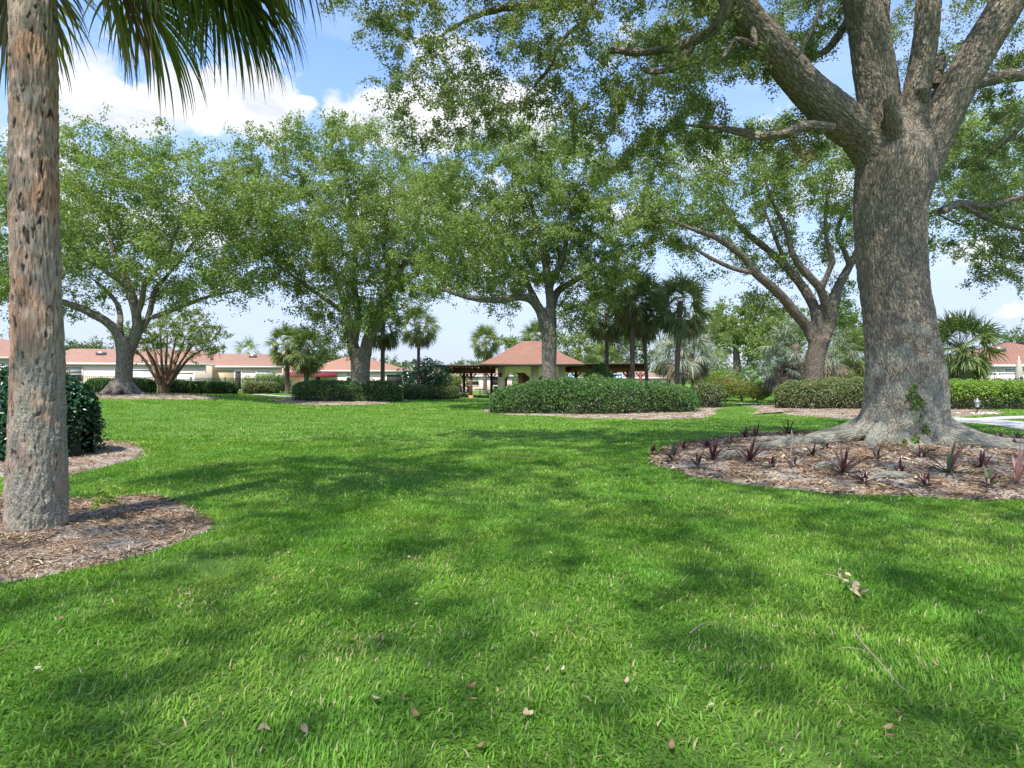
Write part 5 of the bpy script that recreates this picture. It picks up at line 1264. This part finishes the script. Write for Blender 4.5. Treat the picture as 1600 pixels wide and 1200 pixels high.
lich = low*right*np.clip(.75+1.2*fbm(q*[9,9,6],3,29), 0, 1) + .75*np.clip((.95-zz)/.5,0,1)*np.clip(.3+1.5*fbm(q*[10,10,7],3,31),0,1)
lich = np.clip(lich, 0, 1)
rr = r*(1+.03*big) + .0065*fib + .0035*fib2 - .012*mark + .004*rings_ - .008*spots + lich*(.0035*vnoise(q*[70,70,22],37)+.003*vnoise(q*[120,120,45],38)+.005) 
V = np.stack([S[:,0:1]+ca*rr, S[:,1:2]+sa*rr, zz], -1).reshape(-1,3)
n = len(S); i, j = np.meshgrid(np.arange(n-1), np.arange(k), indexing='ij')
Fq = np.stack([i*k+j, i*k+(j+1)%k, (i+1)*k+(j+1)%k, (i+1)*k+j], -1).reshape(-1,4)
pb = np.array([W[0,0], YP, .03])
hp = tag(empty('cabbage_palm', pb), 'tall palm with rough pinkish trunk at the left front edge of the lawn', 'palm tree')
obj('trunk', V-pb, Fq, M['palm_hero'], hp, attrs={'bk': np.stack([ca*r, sa*r, zz], -1).reshape(-1,3), 'mark': np.clip(mark+spots*.55,0,1).ravel(), 'lich': lich.ravel()}, smooth=True)
top = np.array([W[-1,0], YP, S[-1,2]-.02])
print('palm top', top)
# fronds: aimed so that their fans hang where they do in the photograph
def hero_frond(d, Lp, Rf, droop, seed, nseg=58, mat='palm_front', sweepa=100, bend=.55, td=.8, o=(0,0,0)):
    g = np.random.RandomState(seed)
    V, F, a = fan_frond(top-pb+np.array(o), d, Lp, Rf, nseg, g, .031, droop, 7, True, sweepa, .018, bend, td)
    return obj('frond', V, F, M[mat], hp, attrs={'rnd': a})
for f in (((1,.12,.22),1.55,1.12,.95,1,70),((1,.55,-.05),1.2,1.10,1.0,2,64),((.9,.45,-.02),1.25,1.10,1.0,3,64),((.8,-.1,-.28),.95,1.08,1.0,4,60),((.4,.9,-.25),.9,1.05,1.0,5),
          ((.5,.3,-.55),.6,1.0,1.1,6,54),((.6,.8,.55),1.4,1.1,.9,7),((.9,-.5,.7),1.3,1.1,.9,8),((-.9,.2,-.05),1.0,1.05,1.0,9),((-.7,.7,-.3),.9,1.05,1.0,10),((-.8,.5,.3),1.1,1.05,.9,11),
          ((-.8,-.3,.8),1.1,1.05,.8,12),((.1,.3,1),1.1,1.0,.6,13),((.3,-.9,.8),1.1,1.05,.8,14),((-.3,.9,.7),1.1,1.05,.8,15),((.6,.5,-.5),.6,.95,1.1,16,46,'palm_dead'),((1,.3,.02),1.4,1.05,1.05,17,66),((-.6,.5,-.7),.6,.9,1.1,18,44,'palm_dead'),
          ((.95,.05,-.2),.85,1.05,1.0,19,60),((.9,.25,.5),1.6,1.1,1.0,20,60)):
    hero_frond(*f)

# little fern at the palm foot, right side
X0, Y0 = gp(118, 742); fz = float(zg(X0, Y0)); fr = tag(empty('fern', (-3.62,5.3,.05)), 'small yellow green fern growing against the foot of the palm trunk', 'fern')
mb = []
for c in range(16):
    az = rng.uniform(-1.3, 1.4); L_ = rng.uniform(.14,.26); n = 14; t = np.linspace(0,1,n)[:,None]
    dirn = np.array([math.cos(az), math.sin(az), 0]); pts = dirn*L_*t + np.array([0,0,1])*(.16*t-.16*t*t+.12+.35*rng.rand()*.6)
    for s in (-1,1):
        sdv = np.cross(dirn,[0,0,1])*s; 
        Pq = pts+sdv*.012; Vv, Ff, aa = leafcloud(Pq, .042, .014, 1.5, rng); mb.append((Vv, Ff, aa))
V, F, a_ = join(mb); obj('fronds', V, F, M['lime'], fr, attrs={'rnd': a_})

# ------------------------------------------------------------------ purple spiky bed plants
def spiky(label, px, py, h, nl, seed, purple=True, spread=1.0, wd=.042, lean=0, name='bed_plant'):
    g = np.random.RandomState(seed); X, Y = gp(px, py); z = float(mound_z(X, Y, None, .05, oak_mound))-.02
    root = tag(empty(name, (X,Y,z)), label, 'plant', 'purple spiky plants in the oak bed')
    V = []; F = []; A = []; n0 = 0
    for i in range(nl):
        az = i*2.4+g.rand()*.6; el = g.uniform(.25, 1.1) if i > nl*.25 else g.uniform(1.2,1.5); L_ = h*g.uniform(.7,1.1); m = 7; t = np.linspace(0,1,m)
        dh = np.array([math.cos(az), math.sin(az), 0])*spread; sd = np.array([-math.sin(az), math.cos(az), 0])
        cur = g.uniform(.1,.5)
        pts = np.array([dh*(L_*tt*math.cos(el)*(1+cur*tt)) + np.array([lean*tt*.1,0,.02+L_*(tt*math.sin(el)-cur*.35*tt*tt)]) for tt in t])
        w = wd*np.interp(t,[0,.3,.7,1],[.75,1,.7,.04])[:,None]*.5; nn = np.cross(sd, dh/max(1e-6,np.linalg.norm(dh)))*0+np.array([0,0,-1.])
        Vl = np.stack([pts-sd*w, pts+np.array([0,0,-.35])*w, pts+sd*w], 1).reshape(-1,3)
        ii, jj = np.meshgrid(np.arange(m-1), np.arange(2), indexing='ij'); o = ii*3+jj
        V.append(Vl); F.append(np.stack([o,o+1,o+4,o+3],-1).reshape(-1,4)+n0); n0 += len(Vl)
        tone = (g.rand()*.65 if g.rand() < .68 else .7+.3*g.rand()) if purple else .7+.3*g.rand(); A.append(np.full(len(Vl), tone))
    o = obj('leaves', np.concatenate(V), np.concatenate(F), M['purple' if purple is not None else 'pinkleaf'], root, attrs={'rnd': np.concatenate(A)})
    MB().tube([(0,0,-.03),(lean*.01,0,.03),(0,0,.09)], [.018,.02,.012], 6).out('stem', M['twig'], root, smooth=True)
    return root
for a_ in ((1050,724,.33,9,'green tipped spiky plant at the far left tip of the oak bed'),(1068,708,.26,7,'dark small spiky plant behind the left tip of the oak bed'),(1104,706,.20,8,'low reddish tuft at the left back of the oak bed'),
           (1114,726,.33,9,'purple spiky plant second along the left front of the oak bed'),(1164,690,.30,9,'reddish spiky plant at the back edge left of the surface roots'),(1182,690,.32,9,'green and dark spiky plant at the back edge by the root hump'),
           (1172,728,.42,10,'taller purple green plant left of the bare stalk'),(1232,685,.34,8,'dark spiky plant behind the long surface root'),(1240,738,.18,6,'small maroon plant at the foot of the bare stalk'),
           (1270,722,.26,6,'upright red plant in the middle of the oak bed'),(1290,714,.16,8,'low purple clump just left of the pale root stump'),(1318,748,.40,11,'broad dark green spiky plant in the middle front of the oak bed'),
           (1405,750,.20,7,'low maroon clump between the two large front plants'),(1482,748,.42,11,'grey green spiky plant at the right front of the oak bed'),(1500,706,.12,9,'low purple ground plant right of the trunk foot'),
           (1590,690,.16,10,'dark purple clump behind the thick right root'),(1585,712,.16,10,'purple clump beside the thick right root at the frame edge')):
    spiky(a_[4], a_[0], a_[1], a_[2]*1.12, a_[3]+4, a_[0]*7 % 997)
spiky('bright pink and red striped plant at the right edge of the oak bed', 1590, 762, .48, 9, 77, None, .8, .04)
# bare stalk
X, Y = gp(1238,742); z = float(mound_z(X,Y,None,.05,oak_mound)); r = tag(empty('bare_stalk', (X+.02,Y+.05,z)), 'thin bare upright stalk left of the red plant in the oak bed', 'stalk')
MB().tube([(0,0,-.03),(-.02,0,.2),(.01,0,.42),(-.01,0,.52)], [.009,.008,.006,.004], 6).out('stem', M['twig'], r, smooth=True)
# pale root log at the trunk foot
ql = spline([(*((gp(1330,712))),.05,.03),(*gp(1350,704),.15,.055),(*gp(1378,698),.22,.075),(*gp(1400,702),.14,.06),(*gp(1412,706),.05,.03)], 5)
cz0 = np.array([ql[10,0], ql[10,1]-.1, .1]); lg = tag(empty('fallen_log', cz0), 'pale weathered piece of wood lying at the foot of the giant trunk', 'log')
pp = ql[:,:3]-cz0+[0,-.25,.03]; V, F, bk = sweep(pp, ql[:,3], 12, .25, 5); obj('wood', V, F, M['wood_pale'], lg, smooth=True)
V, F, bk = sweep(pp[4:15]+[.05,-.12,-.06], ql[4:15,3]*.55, 8, .3, 8); obj('splinter', V, F, M['wood_pale'], lg, smooth=True)
# grey slab like root pieces in the bed
for (px, py, w, ang, lab) in ((1395,755,.34,.15,'flat grey bark slab at the front of the oak bed'),(1300,738,.30,.2,'half buried grey wood left of the broad spiky plant'),(1140,722,.34,.1,'mossy grey root hump near the left of the oak bed'),(1210,706,.55,.25,'long mossy grey root hump behind the tall purple plant')):
    X, Y = gp(px, py); z = float(mound_z(X,Y,None,.05,oak_mound)); r = tag(empty('root_piece', (X,Y,z), ang), lab, 'wood')
    pts = spline([(-w,0,-.03),(-w*.4,.03,.03),(w*.3,-.02,.035),(w,.02,-.03)], 6); V, F, bk = sweep(pts, np.interp(np.linspace(0,1,len(pts)),[0,.3,.7,1],[.02,.045,.04,.015]), 10, .5, int(px)); obj('wood', V, F, M['bark_hero'], r, smooth=True, attrs={'bk': bk})

# ------------------------------------------------------------------ fallen twigs and leaves on the lawn and beds
def twig(label, pts_px, rad=.004, leaves=0, mat='twig', seed=0, lift=.045, cat='twig'):
    g = np.random.RandomState(seed); W_ = [gp(*q) for q in pts_px]; c = W_[0]
    pts = [(x-c[0], y-c[1], float(zg(x,y))-float(zg(*c))+lift+.008*g.normal()) for x, y in W_]
    r = tag(empty('fallen_twig', (c[0],c[1],float(zg(*c)))), label, cat, 'twigs fallen on the lawn')
    S_ = spline(pts, 4); MB().tube(S_, np.linspace(rad, rad*.5, len(S_)), 6).out('stem', M[mat], r, smooth=True)
    if leaves:
        idx = g.randint(2, len(S_), leaves); q = S_[idx]+g.normal(size=(leaves,3))*[.028,.028,.008]+[0,0,.02]; V, F, a = leafcloud(q, .06, .03, .8, g, True); obj('leaves', V, F, M['dry'], r, attrs={'rnd': .75+.25*a})
    return r
twig('fallen leafy twig with pale olive leaves right of the lawn centre', [(1290,918),(1320,920),(1335,935),(1346,950)], .004, 22, seed=1, lift=.06)
twig('short straight pale twig on the right part of the lawn', [(1078,1008),(1098,999),(1118,991)], seed=2, lift=.06)
twig('long thin grey stick slanting in the grass at lower right', [(1334,1014),(1352,1032),(1375,1055),(1402,1086),(1420,1105)], seed=3, lift=.055)
twig('thin horizontal grass stalk above the long stick', [(1308,1040),(1330,1041),(1352,1042)], .002, seed=4, lift=.07)
twig('pale curved twig in the palm mulch near its front edge', [(94,856),(108,864),(125,866)], .004, seed=5, lift=.06)
twig('pale curved twig in the middle of the palm mulch', [(172,836),(180,848),(200,852)], .005, seed=6, lift=.07)
twig('curved pale twig at the left front of the big oak bed', [(1356,742),(1362,736),(1380,738)], .006, seed=7, lift=.09)
twig('forked grey twig in the front of the big oak bed', [(1430,748),(1438,756),(1436,768)], .008, seed=8, lift=.09)
leafspots = [(291,941,1.35),(94,958,1),(95,976,1),(200,942,.9),(474,857,.8),(532,964,.7),(587,1110,1.2),(632,1111,1.1),(545,1105,1),(415,1155,1.2),(475,1162,1.2),(408,1156,1),(648,1130,1.1),(738,1092,1.3),(740,1104,.9),(600,1008,1.3),(650,955,.8),
 (822,1130,1.3),(755,1185,1.2),(828,1133,.9),(700,1104,.8),(640,877,.9),(1388,1162,1.2),(1392,1170,1),(1205,1182,1.1),(1160,1185,1.0),(1404,1128,1),(1112,1116,1),(1460,1050,1.1),(1355,1000,.9),(1075,895,.8),(1500,895,.8),(1170,998,.8),(1240,900,.7),(1290,797,.8),(1200,795,.9),(340,850,.8),(365,870,.8),(860,872,.8),(930,840,.7),(450,870,.7),(720,745,.6),(565,655,.5),(880,1060,.9),(980,1075,1),(1050,1180,1.1),(160,1110,1.1),(60,1060,1),(250,1180,1.2),(330,1020,.9)]
src = None
for i, (px, py, s) in enumerate(leafspots):
    g = np.random.RandomState(500+i); X, Y = gp(px, py)
    if src is None:
        t = np.linspace(0,1,7); w = .022*np.sin(np.pi*t**.8)**.8+.0006; x = (t-.5)*.085
        V = np.concatenate([np.stack([x,-w,.006+.012*(t-.5)**2*4+0*t],1), np.stack([x,0*t,.012*(t-.5)**2*4],1), np.stack([x,w,.009+.012*(t-.5)**2*4],1)])
        F = [(c*7+q, c*7+q+1, (c+1)*7+q+1, (c+1)*7+q) for c in range(2) for q in range(6)]
        metas = [raw_mesh('fallen_leaf', V, np.array(F), M['dry'], {'rnd': np.full(len(V), tone)}) for tone in (.05,.4,.65,.85,.98)]; src = 1
    o = bpy.data.objects.new('fallen_leaf', metas[g.choice(5, p=[.15,.2,.25,.25,.15])]); col.objects.link(o)
    o.location = (X, Y, float(zg(X,Y))+.030); o.rotation_euler = (g.normal()*.5, g.normal()*.4, g.rand()*6.28); o.scale = (s*.42,)*3
    tag(o, 'dry tan oak leaf lying loose in the lawn grass', 'leaf', 'fallen leaves on the lawn')
# more of the low bed plants, scattered between the named ones
for k, (px, py, h, nl, lab) in enumerate(((1020,712,.16,8,'tiny maroon plant at the very tip of the oak bed'),(1090,735,.2,8,'short purple plant near the front edge left of the tall one'),(1140,700,.2,9,'low maroon plant behind the mossy hump'),(1205,738,.18,8,'low red brown plant between the tall plant and the stalk'),
    (1256,700,.2,8,'dark reddish tuft beside the long surface root'),(1350,762,.16,8,'small maroon tuft at the front edge below the pale log'),(1370,728,.2,9,'low purple tuft in front of the pale log'),(1440,728,.24,9,'pinkish purple tuft in front of the trunk hollow'),
    (1448,768,.2,8,'small red tuft on the front rim right of the grey slab'),(1535,742,.24,10,'purple tuft between the right front plants'),(1545,768,.22,9,'low maroon plant near the right front rim'),(1560,700,.2,9,'purple plant on top of the right root'))):
    spiky(lab, px, py, h*1.1, nl+3, 300+k, True, 1.1)
# ------------------------------------------------------------------ light, sky, camera
SUN_EL, SUN_AZ = R(61), R(201)      # azimuth of the sun clockwise from +Y (north); behind the camera, to the left
sd = np.array([math.sin(SUN_AZ)*math.cos(SUN_EL), math.cos(SUN_AZ)*math.cos(SUN_EL), math.sin(SUN_EL)])
sl = bpy.data.lights.new('sun', 'SUN'); sl.energy = 3.35; sl.angle = R(.53); sl.color = (1, .95, .87)
so = bpy.data.objects.new('sun', sl); col.objects.link(so); so.rotation_euler = Vector(sd).to_track_quat('Z', 'Y').to_euler(); so.location = (0, 0, 40)
w = bpy.data.worlds.new('World'); scene.world = w; w.use_nodes = True; nt = w.node_tree; nt.nodes.clear()
sky = nd(nt, 'ShaderNodeTexSky', sky_type='NISHITA', sun_disc=False, sun_elevation=SUN_EL, sun_rotation=SUN_AZ, altitude=10, air_density=1.0, dust_density=.6, ozone_density=1.2)
tc = nd(nt, 'ShaderNodeTexCoord').outputs['Generated']
sp = nd(nt, 'ShaderNodeSeparateXYZ'); lk(nt, tc, sp.inputs[0])
SKY_ = .15
ya = mth(nt, 'MAXIMUM', sp.outputs[1], .02); U = mth(nt, 'DIVIDE', sp.outputs[0], ya); Vv = mth(nt, 'DIVIDE', sp.outputs[2], ya)
tot = None
for (px, py, a, b, s) in ((250,175,190,60,1.25),(390,190,70,45,1.0),(180,150,120,50,.8),(390,142,22,20,1.0),(440,165,12,11,.9),(479,160,20,12,.95),(640,190,110,75,1.35),(740,170,90,70,1.0),(830,190,100,60,.9),(900,230,60,50,.8),(545,190,30,50,.6),
                          (60,230,120,60,.8),(700,70,90,30,.35),(1500,385,70,25,.8),(1590,490,60,18,.75),(560,90,60,18,.4),(1150,240,120,60,.5),(700,330,300,70,.7),(250,330,260,80,.7),(500,470,150,22,.30),(1560,300,80,60,.6)):
    du = mth(nt, 'DIVIDE', mth(nt, 'SUBTRACT', U, (px-800)/F_), a/F_); dv = mth(nt, 'DIVIDE', mth(nt, 'SUBTRACT', Vv, (HZ-py)/F_), b/F_)
    d2 = mth(nt, 'ADD', mth(nt, 'MULTIPLY', du, du), mth(nt, 'MULTIPLY', dv, dv))
    g = mth(nt, 'MULTIPLY', mth(nt, 'EXPONENT', mth(nt, 'MULTIPLY', d2, -1.0)), s)
    tot = g if tot is None else mth(nt, 'MAXIMUM', tot, g)
cn = noise(nt, mapping(nt, tc, (1,1,1.5)), 7.5, 8, .58, .25)
# elsewhere in the sky: scattered cumulus
behind = ramp(nt, noise(nt, mapping(nt, tc, (1,1,1.8)), 2.2, 3), [(.50,(0,0,0)),(.75,(1,1,1))])
yb = ramp(nt, mth(nt, 'MULTIPLY', sp.outputs[1], -1), [(.0,(0,0,0)),(.25,(1,1,1))])
dens = mth(nt, 'ADD', mth(nt, 'ADD', tot, mth(nt, 'MULTIPLY', behind, yb)), mth(nt, 'MULTIPLY', mth(nt, 'SUBTRACT', cn, .5), 3.8))
cov = ramp(nt, dens, [(.42,(0,0,0)),(.64,(.7,.7,.7)),(.95,(1,1,1))])
shade = noise(nt, mapping(nt, tc, (1,1,2)), 13, 5, .6, .3)
cc = ramp(nt, shade, [(.35,(2.7,2.85,3.2)),(.52,(3.4,3.45,3.6)),(.68,(4.0,4.0,4.05))])
hazef = ramp(nt, sp.outputs[2], [(.0,(.95,.95,.95)),(.12,(.82,.82,.82)),(.28,(.38,.38,.38)),(.5,(.06,.06,.06))])
base = mixc(nt, hazef, mixc(nt, 1.0, sky.outputs[0], (.80,.96,1.2), 'MULTIPLY'), (2.2,2.45,3.15))
wisp = ramp(nt, noise(nt, mapping(nt, tc, (1,1,3.5)), 3.2, 5, .6, .5), [(.45,(0,0,0)),(.75,(.45,.45,.45))])
base = mixc(nt, wisp, base, (2.7,3.1,3.85))
skyc = mixc(nt, cov, base, cc)
bg = nd(nt, 'ShaderNodeBackground'); lk(nt, skyc, bg.inputs[0]); bg.inputs[1].default_value = SKY_
lk(nt, bg.outputs[0], nd(nt, 'ShaderNodeOutputWorld').inputs['Surface'])
w.cycles.sampling_method = 'MANUAL'; w.cycles.sample_map_resolution = 512

cam = bpy.data.cameras.new('camera'); co = bpy.data.objects.new('camera', cam); col.objects.link(co); scene.camera = co
co.location = (0, 0, CZ); co.rotation_euler = (R(90), 0, 0); cam.sensor_width = 36; cam.lens = F_/1600*36; cam.shift_y = -(600-HZ)/1600; cam.clip_start = .05; cam.clip_end = 4000
vs = scene.view_settings; vs.view_transform = 'Standard'; vs.look = 'None'; vs.gamma = 1; vs.exposure = 1.08
scene.cycles.max_bounces = 7; scene.cycles.diffuse_bounces = 4; scene.cycles.transmission_bounces = 4; scene.cycles.glossy_bounces = 2
scene.cycles.use_denoising = True
